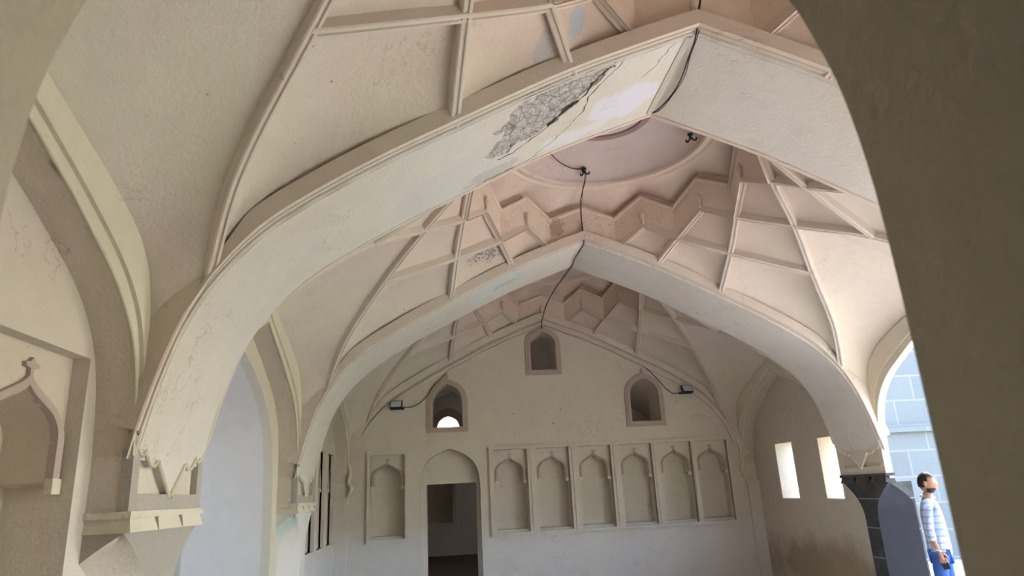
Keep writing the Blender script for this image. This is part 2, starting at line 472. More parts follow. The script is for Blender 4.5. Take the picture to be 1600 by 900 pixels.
def rib(parent, path, w=.036, h=.17, name='rib'):
    bm = bmesh.new()
    g = .011
    prof = [(-w, h), (-w, 0.008), (-w + .008, 0), (-g, 0), (-g * .6, .012), (g * .6, .012), (g, 0), (w - .008, 0), (w, 0.008), (w, h)]
    sweep(bm, path, prof, upv)
    return link(name, bm, M['rib'], parent)
def dedupe(p):
    o = [p[0]]
    for q in p[1:]:
        if (q - o[-1]).length > 1e-4: o.append(q)
    return o

def build_vault(yc, label):
    V = empty('coffered_vault', (0, yc, 0), label, 'vault')
    # ribs
    for sx in (1, -1):
        for sy in (1, -1):
            a = dedupe([nd('L0', sx, sy)] + seg('H2', 0, 3, sx, sy))
            rib(V, a)
            tail = mir(catmull([tuple(v) for v in [Vector(t) for t in TAIL]], 6), sx, sy)
            b = dedupe(seg('H3', 2, 0, sx, sy) + seg('H4', 0, 5, sx, sy) + tail[1:])
            rib(V, b)
        rib(V, dedupe(seg('H5', 3, 0, sx, 1) + seg('H5', 0, 3, sx, -1)))
    # arch strips where the vault meets the transverse arches
    for sy in (1, -1):
        bm = bmesh.new()
        rows = []
        for q in range(len(AF)):
            x, z = AF[q]; xa, za = AF[max(q - 1, 0)]; xb, zb = AF[min(q + 1, len(AF) - 1)]
            tl = math.hypot(xb - xa, zb - za); nx, nz = -(zb - za) / tl, (xb - xa) / tl
            k_ = max(0.0, min(1.0, (3.30 - abs(x)) / .35))
            hh = .016 + .114 * k_; ww = .045 + .045 * k_
            rows.append([Vector((x + nx * b, sy * (D + .005 - a), z + nz * b)) for a, b in ((ww, hh), (ww, .012), (ww * .6, .012), (ww * .55, .024), (ww * .42, .024), (ww * .37, .012), (0, .012), (0, hh))])
        grid(bm, rows)
        link('edge_moulding', bm, M['rib'], V)
    # coffers
    lift = .07
    for sx in (1, -1):
        for sy in (1, -1):
            v1L0 = [nd('v1', sx, sy).lerp(nd('L0', sx, sy), i / 8) for i in range(9)]
            A = lambda x0, x1: mir(arcseg(x0, x1), sx, sy)
            cells = [
                (A(.446, .939), seg('H2', 0, 1, sx, sy), list(reversed(v1L0)), seg('H3', 2, 1, sx, sy)),
                (A(.939, 1.768), seg('H2', 1, 2, sx, sy), seg('H3', 2, 1, sx, sy), seg('H5', 3, 2, sx, sy)),
                (seg('H3', 1, 0, sx, sy), seg('H5', 2, 1, sx, sy), seg('H2', 1, 2, sx, sy), seg('H4', 0, 1, sx, sy)),
                (seg('H5', 2, 1, sx, sy), seg('H4', 3, 2, sx, -sy), seg('H2', 2, 3, sx, sy), seg('H4', 1, 2, sx, sy)),
                (A(1.768, 3.26), seg('H2', 2, 3, sx, sy), seg('H5', 3, 2, sx, sy), seg('H4', 5, 3, sx, -sy)),
            ]
            for k, (c0, c1, d0, d1) in enumerate(cells):
                bm = bmesh.new(); coons(bm, c0, c1, d0, d1, 14, lift, .055 if k < 4 else .11)
                link('coffer_panel', bm, M['vault'], V, smooth=180)
        bm = bmesh.new()
        coons(bm, seg('H5', 0, 1, sx, 1), seg('H4', 2, 1, sx, -1), seg('H5', 0, 1, sx, -1), seg('H4', 1, 2, sx, 1), 12, lift, .04)
        link('coffer_panel', bm, M['vault'], V, smooth=180)
        # the side web between the two corner ribs and the wall arch
        top = seg('H4', 2, 5, sx, -1)                       # N24 .. N14 .. Cn (NE)
        tail = mir(catmull([t for t in TAIL], 6), sx, -1)
        hp = dedupe(top + tail[1:])
        hp = resample(hp, 30)
        oh = [Vector((sx * (HW + .005), s, z)) for s, z in half(OPTS, 6)] + [Vector((sx * (HW + .005), 1.6, 2.2)), Vector((sx * (HW + .005), 1.6, 2.03))]
        oh = resample(oh, 30)
        fullT = [Vector((p.x, -p.y, p.z)) for p in reversed(hp)] + hp[1:]
        fullO = [Vector((p.x, -p.y, p.z)) for p in reversed(oh)] + oh[1:]
        rows = []
        for a, b in zip(fullT, fullO):
            row = []
            for j in range(13):
                t = j / 12
                p = a.lerp(b, t)
                wd = (a - b).length
                p = p + Vector((sx * .5, 0, 1)).normalized() * (.05 * (1 - t) ** 2 * min(1, wd) + .10 * wd * 4 * t * (1 - t) * .5)
                row.append(p)
            rows.append(row)
        bm = bmesh.new(); grid(bm, rows)
        link('side_web', bm, M['vault'], V, smooth=180)
    # zigzag cornice
    order = [('v0', 1, 1)]
    q = [('v0', 1, 1), ('L0', 1, 1), ('v1', 1, 1), ('L1', 1, 1), ('v2', 1, 1), ('L2', 1, 1), ('v3', 1, 1)]
    loop = q + [(k, 1, -1) for k, _, _ in reversed(q[:-1])]
    loop = loop + [(k, -1, -sy) for k, _, sy in [(a, b, c) for a, b, c in q[1:-1]]]
    loop = q + [(k, 1, -1) for k, _, _ in reversed(q[:-1])] + [(k, -1, -1) for k, _, _ in q[1:]] + [(k, -1, 1) for k, _, _ in reversed(q[1:-1])]
    pts = [nd(k, sx, sy) for k, sx, sy in loop]
    n = len(pts)
    hgt = [(.45 if k[0] == 'v' else .455) for k, _, _ in loop]
    def off(p, o):
        d = Vector((p.x, p.y, 0)).normalized(); return p + d * o
    bm = bmesh.new()
    prof = [(-.045, .0), (-.015, .03), (-.015, .42), (-.03, .42), (-.05, .435), (-.05, .465), (.03, .465)]
    rows = []
    for i in range(n + 1):
        p = pts[i % n]; sc = hgt[i % n] / .465
        rows.append([off(p, a) + Vector((0, 0, b * sc)) for a, b in prof])
    grid(bm, rows)
    link('zigzag_cornice', bm, M['cornice'], V, smooth=20)
    # recessed soffit from the cornice to the ring of the dome
    rr, zr = 1.27, 5.40
    bm = bmesh.new(); rows = []
    for i in range(n * 4 + 1):
        k, f = divmod(i, 4); f /= 4
        p = pts[k % n].lerp(pts[(k + 1) % n], f); h = hgt[k % n]
        a = math.atan2(p.y, p.x)
        ring = Vector((rr * math.cos(a), rr * math.sin(a), zr))
        top = off(p, .05) + Vector((0, 0, h + .0))
        bk = off(p, .05); bk.z = max(top.z, 5.0) + .09
        rows.append([top, bk, bk.lerp(ring, .5) + Vector((0, 0, .02)), ring])
    grid(bm, rows)
    link('dome_soffit', bm, M['cornice'], V, smooth=35)
    bm = bmesh.new()
    prof = [(rr + .02, zr), (rr, zr - .02), (rr - .03, zr - .02), (rr - .05, zr + .005), (rr - .08, zr + .005), (rr - .1, zr - .005), (rr - .13, zr - .005), (rr - .14, zr + .03)]
    lathe(bm, prof, (0, 0)); link('dome_ring', bm, M['cornice'], V, smooth=40)
    bm = bmesh.new(); r0 = rr - .13
    prof = [(r0 * math.cos(t * math.pi / 2 / 12), zr + .0 + .40 * math.sin(t * math.pi / 2 / 12)) for t in range(13)]
    prof = prof[:-1] + [(0.0, prof[-1][1])]
    lathe(bm, prof, (0, 0), 64); link('shallow_dome', bm, M['dome'], V, smooth=180)
    bm = bmesh.new(); zc = zr + .35
    lathe(bm, [(.56, zc + .01), (.56, zc - .035), (.53, zc - .045), (.485, zc - .03), (.48, zc + .01)], (0, 0), 64)
    lathe(bm, [(.37, zc + .01), (.365, zc - .03), (.33, zc - .045), (.29, zc - .03), (.28, zc + .03)], (0, 0), 64)
    link('ceiling_medallion', bm, M['ring'], V, smooth=40)
    bm = bmesh.new(); lathe(bm, [(.485, zc - .005), (.43, zc - .02), (.365, zc - .005)], (0, 0), 64)
    lathe(bm, [(.29, zc + .01), (.18, zc + .02), (.14, zc - .02), (.0, zc - .03)], (0, 0), 48); link('medallion_centre', bm, M['dome'], V, smooth=60)
    # little buds hanging under each gable of the cornice
    for i, (k, sx, sy) in enumerate(loop):
        if k[0] != 'v': continue
        p = off(pts[i], -.03)
        bm = bmesh.new()
        lathe(bm, [(0, .02), (.016, .03), (.02, .06), (.012, .075), (.026, .10), (.034, .135), (.028, .17), (.012, .20), (0, .215)], (p.x, p.y), 12)
        for v in bm.verts: v.co.z += p.z + .02
        link('bud', bm, M['rib'], V, smooth=60)
    return V
V1 = build_vault(BAYC[0], 'coffered rib vault over the near bay, seen in steep view above the cracked arch')
V2 = copy_tree(V1); V2.location.y = BAYC[1]; V2['label'] = 'coffered rib vault over the middle bay, with zigzag cornice and round dome medallion showing'
V3 = copy_tree(V1); V3.location.y = BAYC[2]; V3['label'] = 'coffered rib vault over the far bay, against the wall with the three high windows'

# ------------------------------------------------------------------ transverse arches
def arch_body(y0, y1, mat, parent, wear=None):
    bm = bmesh.new()
    layer = bm.verts.layers.float.new('wear')
    xs = []
    if wear:
        a = half(APTS, 5)
        prof = [(-x, z) for x, z in reversed(a)] + a[1:]
        # finer where the plaster has dropped
        fine = []
        for (xa, za), (xb, zb) in zip(prof, prof[1:]):
            L = math.hypot(xb - xa, zb - za); m_ = max(1, int(L / (.012 if -1.75 < (xa + xb) / 2 < -.3 else .12)))
            for i in range(m_): fine.append((xa + (xb - xa) * i / m_, za + (zb - za) * i / m_))
        fine.append(prof[-1]); prof = fine; ny = 90
    else:
        prof = AF; ny = 10
    rows = []
    from mathutils import noise
    for x, z in prof:
        row = []
        for j in range(ny + 1):
            y = y0 + (y1 - y0) * j / ny
            dz = .004 * noise.noise(Vector((x * 1.7, y * 1.7, 3)))
            w = wear(x, y) if wear else 0
            if w > .5:
                dz += .014 + .018 * noise.noise(Vector((x * 15, y * 15, 5))) + .008 * noise.noise(Vector((x * 45, y * 45, 9)))
            row.append((Vector((x, y, z + dz)), w))
        rows.append(row)
    V = []
    for r in rows:
        vr = []
        for p, w in r:
            v = bm.verts.new(p); v[layer] = w; vr.append(v)
        V.append(vr)
    for i in range(len(V) - 1):
        for j in range(ny):
            bm.faces.new([V[i][j], V[i][j + 1], V[i + 1][j + 1], V[i + 1][j]])
    # vertical faces above the soffit edges
    for j, yy in ((0, y0), (ny, y1)):
        T = [bm.verts.new(Vector((v[j].co.x, yy, v[j].co.z + .12 * max(.1, min(1, (3.35 - abs(v[j].co.x)) / .4))))) for v in V]
        for i in range(len(V) - 1):
            bm.faces.new([V[i][j], V[i + 1][j], T[i + 1], T[i]])
    return link('arch_soffit', bm, mat, parent, smooth=40)
from mathutils import noise as _n
RUB = [(-.84, 4.07), (-.66, 4.07), (-.62, 4.16), (-.78, 4.35), (-.93, 4.55), (-1.13, 4.72), (-1.42, 4.80), (-1.50, 4.70), (-1.44, 4.52), (-1.44, 4.35), (-1.36, 4.20), (-1.22, 4.07)]
def inpoly(x, y, P):
    c = False
    for i in range(len(P)):
        x0, y0 = P[i]; x1, y1 = P[i - 1]
        if (y0 > y) != (y1 > y) and x < (x1 - x0) * (y - y0) / (y1 - y0) + x0: c = not c
    return c
def wearA(x, y):
    if not (-1.7 < x < -.3): return 0.0
    dx = .07 * _n.noise(Vector((x * 9, y * 9, 1))) ; dy = .07 * _n.noise(Vector((x * 9, y * 9, 7)))
    return 1.0 if inpoly(x + dx, y + dy, RUB) else 0.0
A1 = empty('transverse_arch', (0, YA0, 0), 'broad pointed arch with bare rubble patch and cracks beside its crown', 'arch')
A1.location = (0, 0, 0)
arch_body(YA0, YA1, M['arch_a'], A1, wearA)
A2 = empty('transverse_arch', (0, 0, 0), 'broad pointed arch carrying the cable down its crown, nearer the end wall', 'arch')
arch_body(YB0, YB1, M['arch_b'], A2)
def arch_mould(parent, y0, y1):
    for yy, s_ in ((y0, 1),):
        bm = bmesh.new()
        for o in (.012, .045):
            tube(bm, [Vector((x, yy + s_ * o, z - .001 + .003 * math.sin(x * 23))) for x, z in AF], .007, 6)
        link('edge_beading', bm, M['arch_b'], parent, smooth=60)
arch_mould(A1, YA0, YA1)
bm = bmesh.new(); tube(bm, [Vector((x, YB0 + .012, z)) for x, z in AF], .008, 6); link('edge_beading', bm, M['arch_b'], A2, smooth=60)
# cracks in the first arch
def on_soffit(x, y, dz=-.002): return Vector((x, y, zint(AH, x) + dz))
def crack(parent, pts, r0):
    path = []
    for (xa, ya), (xb, yb) in zip(pts, pts[1:]):
        m_ = max(2, int(math.hypot(xb - xa, yb - ya) / .03))
        for i in range(m_):
            t = i / m_
            path.append(on_soffit(xa + (xb - xa) * t + random.uniform(-.012, .012), ya + (yb - ya) * t + random.uniform(-.012, .012), .001))
    bm = bmesh.new(); rows = []
    n = len(path)
    for i, p in enumerate(path):
        t = (path[min(i + 1, n - 1)] - path[max(i - 1, 0)]).normalized(); sd = t.cross(Vector((0, 0, 1))).normalized()
        w = r0 * (.35 + .65 * math.sin(math.pi * (i + .5) / n)) * random.uniform(.5, 1.3)
        rows.append([p - sd * w, p - Vector((0, 0, .004)), p + sd * w])
    grid(bm, rows); link('crack', bm, M['crack'], parent)
crack(A1, [(-.60, 4.07), (-.74, 4.26), (-.80, 4.42), (-.98, 4.58), (-1.08, 4.70), (-1.30, 4.83), (-1.46, 4.84)], .013)
crack(A1, [(-.55, 4.08), (-.60, 4.22), (-.74, 4.44), (-.74, 4.62), (-.87, 4.85), (-1.0, 5.0), (-1.13, 5.12)], .008)
crack(A1, [(-.14, 4.09), (-.22, 4.25), (-.22, 4.34), (-.33, 4.46)], .005)
crack(A1, [(-1.05, 5.10), (-1.3, 5.12), (-1.55, 5.115)], .007)
bm = bmesh.new()                                # sharp arris down the crown of the first arch
sweep(bm, [Vector((-.05, YA0 + .02, 4.765)), Vector((-.05, YA1 - .03, 4.765))], [(-.035, .03), (-.02, -.012), (.02, -.02), (.03, .03)], Vector((0, 0, 1)))
link('crown_ridge', bm, M['arch_b'], A1)

# ------------------------------------------------------------------ wall arches (shallow arches on the long walls)
def PX(sx):                                     # u along y, v up, w outwards
    return lambda yc: (lambda u, v, w: Vector((sx * (HW + w), yc + u, v)))
def arch_hole(pts, zb): return [(pts[0][0], zb)] + list(pts) + [(pts[-1][0], zb)]
def wall_arch(sx, yc, label, zb=0.0, depth=S, mat=None):
    E_ = empty('wall_arch', (0, 0, 0), label, 'arch')
    P = PX(sx)(yc)
    bm = bmesh.new()
    hole = arch_hole(IF, zb if zb else -.0)
    outer = [(-1.6, 0), (-1.6, 4.3), (1.6, 4.3), (1.6, 0)]
    # spandrel above the curve only; jambs are the piers
    poly = list(IF) + [(1.6, 4.3), (-1.6, 4.3)]
    plate(bm, poly, [], P, .0, depth)
    link('arch_band', bm, mat or M['wall_pink'], E_)
    bm = bmesh.new()
    ring = list(IF) + list(reversed([(a * 1.0, b) for a, b in OF]))
    inn = full([(a, b + .05) for a, b in IPTS]); inn = [(max(-1.6, min(1.6, a)), b) for a, b in inn]
    for k in range(len(IF) - 1):
        pass
    # fascia lies between the inner curve and the web
    o30 = resample([Vector((a, b, 0)) for a, b in OF] , 60)
    i30 = resample([Vector((a, b, 0)) for a, b in IF], 60)
    o30[0] = Vector((-1.6, 2.35, 0)); o30[-1] = Vector((1.6, 2.35, 0))
    rows = []
    for o, i in zip(o30, i30):
        q1 = i.lerp(o, .30)
        rows.append([P(i.x, i.y, .03), P(i.x, i.y, -.006), P(q1.x, q1.y, -.006), P(q1.x, q1.y, -.03), P(o.x, o.y, -.03), P(o.x, o.y + .03, .01)])
    grid(bm, rows); link('fascia', bm, M['fascia'], E_, smooth=30)
    bm = bmesh.new(); tube(bm, [P(i.x, i.y, -.004) for i in i30], .010, 6)
    link('arch_beading', bm, M['fascia'], E_, smooth=60)
    return E_
wall_arch(-1, BAYC[0], 'shallow wall arch with cream edge around the large blind niches, near bay')
wall_arch(-1, BAYC[1], 'wall arch framing the tall bright opening into the side room')
wall_arch(-1, BAYC[2], 'wall arch over the three slim niches beside the end wall')
E0 = wall_arch(1, BAYC[0], '', depth=.09)
def as_structure(o, name):
    for k_ in ('label', 'category', 'group'):
        if k_ in o: del o[k_]
    o.name = name; o['kind'] = 'structure'
    for c_ in [x for x in bpy.data.objects if x.parent == o]: c_['kind'] = 'structure'
as_structure(E0, 'wall_right_near')
wall_arch(1, BAYC[1], 'wall arch open to the sunlit courtyard where the man stands', depth=.09)
wall_arch(1, BAYC[2], 'wall arch over the pair of slit windows')

# ------------------------------------------------------------------ niches
def ogee(w, zs, za, n=7):
    """ogee arch outline, right half from springing to apex"""
    h = za - zs
    pts = catmull([(w, zs, 0), (w * .97, zs + h * .28, 0), (w * .78, zs + h * .55, 0), (w * .42, zs + h * .74, 0), (w * .14, zs + h * .88, 0), (0, za, 0)], n)
    return [(p.x, p.y) for p in pts]
def niche_thing(W, z0, z1, w, zb, zs, za, depth, P, label, cat='niche', group=None, dep0=.04, mats=None):
    """a cell of blind niche: recessed surround with ogee-headed recess, moulding, finial and impost; local u about 0"""
    mw, mf = mats or (M['wall'], M['frame'])
    T = empty('wall_niche', (0, 0, 0), label, cat, group)
    og = ogee(w, zs, za)
    zi = zs - .56 * w; wl = W - .012
    rh = [(wl, zb), (wl, zi - .12 * w), (w, zi)] + og
    hole = rh + [(-a, b) for a, b in reversed(rh[:-1])]
    bm = bmesh.new()
    plate(bm, [(-W, z0), (-W, z1), (W, z1), (W, z0)], [hole], P, dep0, depth)
    link('surround', bm, mw, T)
    bm = bmesh.new(); plate(bm, [(-W, z0), (-W, z1), (W, z1), (W, z0)], [], P, depth, depth + .03)
    link('back_panel', bm, mw, T)
    # moulding over the arch
    bw = w * .20
    o2 = ogee(w + bw, zs - .10 * (za - zs), za + bw * .9)
    a = resample([Vector((x, z, 0)) for x, z in og], 24); b = resample([Vector((x, z, 0)) for x, z in o2], 24)
    a[0] = Vector((w, zs - .6 * w, 0)); b[0] = Vector((w + bw, zs - .6 * w, 0))
    bm = bmesh.new()
    for sgn in (1, -1):
        rows = [[P(sgn * p.x, p.y, dep0 + .02), P(sgn * p.x, p.y, dep0 - .022), P(sgn * (p.x * .5 + q.x * .5), p.y * .5 + q.y * .5, dep0 - .03), P(sgn * q.x, q.y, dep0 - .022), P(sgn * q.x, q.y, dep0 + .01)] for p, q in zip(a, b)]
        grid(bm, rows)
    link('arch_moulding', bm, mf, T, smooth=50)
    bm = bmesh.new()
    f = w * .16; zc = za + bw * .9
    dia = [(f * .25, zc - f * .3), (f * .3, zc + f * .45), (f * 1.15, zc + f * .6), (f * 1.15, zc + f * 1.0), (f * .5, zc + f * 1.1), (0, zc + f * 1.6), (-f * .5, zc + f * 1.1), (-f * 1.15, zc + f * 1.0), (-f * 1.15, zc + f * .6), (-f * .3, zc + f * .45), (-f * .25, zc - f * .3)]
    plate(bm, dia, [], P, dep0 - .022, dep0 + .01); link('finial', bm, mf, T)
    bm = bmesh.new()
    for sgn in (1, -1):
        uu = sorted((sgn * (w - .012), sgn * (w + bw + .01)))
        plate(bm, [(uu[0], zs - .75 * w), (uu[0], zs - .5 * w), (uu[1], zs - .5 * w), (uu[1], zs - .75 * w)], [], P, dep0 - .03, dep0 + .01)
    plate(bm, [(-w, zs - .62 * w), (-w, zs - .55 * w), (w, zs - .55 * w), (w, zs - .62 * w)], [], P, depth - .012, depth + .01)
    plate(bm, [(-w, zs - .80 * w), (-w, zs - .75 * w), (w, zs - .75 * w), (w, zs - .80 * w)], [], P, depth - .008, depth + .01)
    link('impost', bm, M['fascia'], T)
    return T

# end wall --------------------------------------------------------
WT = .6
def PE(u, v, w): return Vector((u, YE + w, v))
def pointed(cx, w, z0, zs, za, n=7):
    pts = [(w, zs), (w * .96, zs + (za - zs) * .3), (w * .78, zs + (za - zs) * .62), (w * .42, zs + (za - zs) * .86), (0, za)]
    c = [(p.x, p.y) for p in catmull([(a, b, 0) for a, b in pts], n)]
    return [(cx + w, z0)] + [(cx + a, b) for a, b in c] + [(cx - a, b) for a, b in reversed(c[:-1])] + [(cx - w, z0)]
NZ0, NZ1 = .99, 2.40
NC6 = [-.735, .03, .80, 1.565, 2.31, 3.0]
CELL_W = .30
SINGLE = -2.91
door_arch = pointed(-1.82, .53, 0.0, 1.86, 2.46)
wins = [(-1.84, .27, 2.84, 3.27, 3.62), (-.02, .235, 3.82, 4.28, 4.55), (1.84, .27, 2.80, 3.25, 3.60)]
holes_win = [pointed(*w_) for w_ in wins]
def rect(u0, u1, v0, v1): return [(u0, v0), (u0, v1), (u1, v1), (u1, v0)]
cells = [rect(c_ - CELL_W, c_ + CELL_W, NZ0, NZ1) for c_ in NC6] + [rect(SINGLE - CELL_W, SINGLE + CELL_W, NZ0, NZ1)]
OUT = [(-4.5, 0), (-4.5, 6.1), (4.5, 6.1), (4.5, 0)]
def notch(outer, dh):                          # cut a doorway that reaches the floor out of the outline
    return [outer[0], outer[1], outer[2], outer[3]] + dh
bm = bmesh.new()
plate(bm, notch(OUT, door_arch), cells + holes_win, PE, 0, .24)
struct(link('wall_far', bm, M['wall']))
bm = bmesh.new()
door_rect = [(-1.35, 0), (-1.35, 1.88), (-2.24, 1.88), (-2.24, 0)]
plate(bm, notch(OUT, door_rect), holes_win, PE, .30, WT)
plate(bm, notch(OUT, door_rect), cells + holes_win, PE, .24, .30)
struct(link('wall_far_core', bm, M['wall']))
# raised border round the row of six and round the single niche
def border(name, u0, u1, v0, v1, bw, P, mat, inner=(), prot=-.05):
    bm = bmesh.new()
    plate(bm, rect(u0, u1, v0, v1), [rect(*i) for i in inner], P, prot, .03)
    plate(bm, rect(u0 - .03, u1 + .03, v0 - .03, v1 + .03), [rect(u0 + .001, u1 - .001, v0 + .001, v1 - .001)], P, -.012, .02)
    return struct(link(name, bm, mat))
border('trim_1', -1.12, 3.34, .94, 2.45, .05, PE, M['wall'], [(c_ - CELL_W, c_ + CELL_W, NZ0, NZ1) for c_ in NC6])
border('trim_2', SINGLE - CELL_W - .055, SINGLE + CELL_W + .055, .94, 2.45, .05, PE, M['wall'], [(SINGLE - CELL_W, SINGLE + CELL_W, NZ0, NZ1)])
names6 = ['slim blind niche beside the doorway, first of the row of six', 'slim blind niche, second from the doorway in the row of six',
          'slim blind niche, third from the doorway in the row of six', 'slim blind niche, fourth from the doorway in the row of six',
          'slim blind niche, fifth from the doorway in the row of six', 'slim blind niche at the far end of the row of six, by the wall arch']
def PEl(u, v, w): return Vector((u, w, v))
proto = niche_thing(CELL_W, NZ0, NZ1, .235, NZ0 + .04, 1.98, 2.24, .26, PEl, names6[0], group='niches on the end wall')
proto.location = (NC6[0], YE, 0)
for c_, lb in zip(NC6[1:], names6[1:]):
    o = copy_tree(proto); o.location = (c_, YE, 0); o['label'] = lb
o = copy_tree(proto); o.location = (SINGLE, YE, 0); o['label'] = 'single blind niche in its own frame on the other side of the doorway'; del o['group']
# slim pilaster lines between the niches
for c0, c1 in zip(NC6, NC6[1:]):
    mx = (c0 + c1) / 2
    bm = bmesh.new(); plate(bm, rect(mx - .03, mx + .03, NZ0, NZ1), [], PE, -.065, -.02)
    struct(link('trim_3', bm, M['wall']))
# high window frames, part of the setting
for k, (cx, w, z0, zs, za) in enumerate(wins):
    bm = bmesh.new()
    o_ = pointed(cx, w + .10, z0 - .09, zs, za + .10); i_ = pointed(cx, w + .003, z0, zs, za)
    plate(bm, o_, [i_], PE, -.03, .02)
    o_ = pointed(cx, w + .055, z0 - .05, zs, za + .055)
    plate(bm, o_, [i_], PE, -.045, .02)
    struct(link('window_%d' % (k + 1), bm, M['frame']), 'arched high window with rose frame')
    if k != 1:
        bm = bmesh.new(); plate(bm, [(cx - .02, za + .09), (cx - .03, za + .16), (cx, za + .2), (cx + .03, za + .16), (cx + .02, za + .09)], [], PE, -.03, .01)
        struct(link('trim_5', bm, M['frame']))
# rose band along the vault edge on the end wall
bm = bmesh.new()
sweep(bm, [Vector((x, YE - .015, z - .075)) for x, z in AF if abs(x) < 3.5], [(-.02, -.035), (.02, -.035), (.02, .035), (-.02, .035)], Vector((0, 0, 1)))
struct(link('trim_4', bm, M['rib']))
# doorway: timber-like lintel line and step
struct(boxes('door_1', [(-2.26, -1.33, YE + .235, YE + .29, 1.86, 1.93)], M['fascia']), 'plastered lintel of the doorway')

# long walls ------------------------------------------------------
def side_wall(sx, yc, holes, mat, name, th=TH, notchd=None, z1=4.3, cellsh=(), w0=S, cd=.30):
    P = PX(sx)(yc)
    out = [(-1.75, 0), (-1.75, z1), (1.75, z1), (1.75, 0)]
    if notchd: out = out + notchd
    bm = bmesh.new()
    if cellsh:
        plate(bm, out, list(holes) + list(cellsh), P, w0, w0 + cd)
        plate(bm, out, list(holes), P, w0 + cd, w0 + th)
    else:
        plate(bm, out, list(holes), P, w0, w0 + th)
    return struct(link(name, bm, mat))
# near bay, left: framed trio of larger niches
c3 = [-.92, 0, .92]
side_wall(-1, BAYC[0], [], M['wall'], 'wall_left', cellsh=[rect(-1.45, 1.45, .8, 2.47)], cd=.42)
struct(boxes('trim_9', [(-HW - S - .35, -HW - S - .10, BAYC[0] + 1.06 - .53, BAYC[0] + 1.06 - .46, .8, 2.47), (-HW - S - .35, -HW - S - .10, BAYC[0] - .60, BAYC[0] - .46, .8, 2.47), (-HW - S - .35, -HW - S - .10, BAYC[0] + .46, BAYC[0] + .60, .8, 2.47), (-HW - S - .42, -HW - S - .36, BAYC[0] - 1.5, BAYC[0] + 1.5, .8, 2.47)], M['wall']))
def Pl(sx, base): return lambda u, v, w: Vector((sx * (HW + base + w), u, v))
protoL = niche_thing(.46, .8, 2.47, .31, .86, 1.99, 2.27, .34, Pl(-1, S), 'large blind ogee niche in the near bay, closest to the pier of the cracked arch', dep0=.09,
                     mats=(M['wall_pink'], M['frame']))
protoL.location = (0, BAYC[0] + 1.06, 0)
# middle bay, left: the opening to the side room
opn = [(1.40, 0), (1.38, 1.6), (1.31, 2.1), (1.16, 2.46), (.8, 2.76), (.33, 2.99), (0, 3.10)]
oc = [(p.x, p.y) for p in catmull([(a, b, 0) for a, b in opn], 5)]
dh = oc + [(-a, b) for a, b in reversed(oc[:-1])]
side_wall(-1, BAYC[1], [], M['fascia'], 'wall_left_opening', notchd=dh, th=.10)
side_wall(-1, BAYC[1], [], M['pale'], 'wall_left_reveal', notchd=dh, th=.83, w0=S + .10)
# far bay, left: three slim niches
side_wall(-1, BAYC[2], [], M['wall'], 'wall_left_far', cellsh=[rect(c_ - .30, c_ + .30, .99, 2.40) for c_ in (-.82, -.02, .78)], cd=.30)
for c_, lb in ((-.82, 'slim niche in the far bay side wall, nearest the green-stained pier'), (-.02, 'slim niche in the middle of the far bay side wall'), (.78, 'slim niche in the far bay side wall, nearest the end wall')):
    if c_ == -.82:
        pn = niche_thing(.30, .99, 2.40, .235, 1.03, 1.98, 2.24, .26, Pl(-1, S), lb, group='niches on the far bay side wall'); pn.location = (0, BAYC[2] + c_, 0)
    else:
        o = copy_tree(pn); o.location = (0, BAYC[2] + c_, 0); o['label'] = lb
Pf = PX(-1)(BAYC[2])
border('trim_6', -1.17, 1.13, .93, 2.46, .05, lambda u, v, w: Pf(u, v, w + S), M['wall'], [(c_ - .30, c_ + .30, .99, 2.40) for c_ in (-.82, -.02, .78)])
# far bay, right: two slit windows through a thick wall
sl = [rect(.08, .70, 1.33, 2.23), rect(-1.22, -.72, 1.33, 2.22)]
side_wall(1, BAYC[2], sl, M['wall_pink'], 'wall_right', th=.38)
for k, s_ in enumerate(sl):
    u0, u1 = s_[0][0], s_[2][0]
    P = PX(1)(BAYC[2]); bm = bmesh.new()
    plate(bm, rect(u0 - .012, u0 + .02, 1.33, 2.22), [], P, S - .004, S + .03)
    plate(bm, rect(u0 - .012, u1 + .012, 1.31, 1.335), [], P, S - .004, S + .03)
    struct(link('window_%d' % (k + 4), bm, M['fascia']), 'rim of slit window')

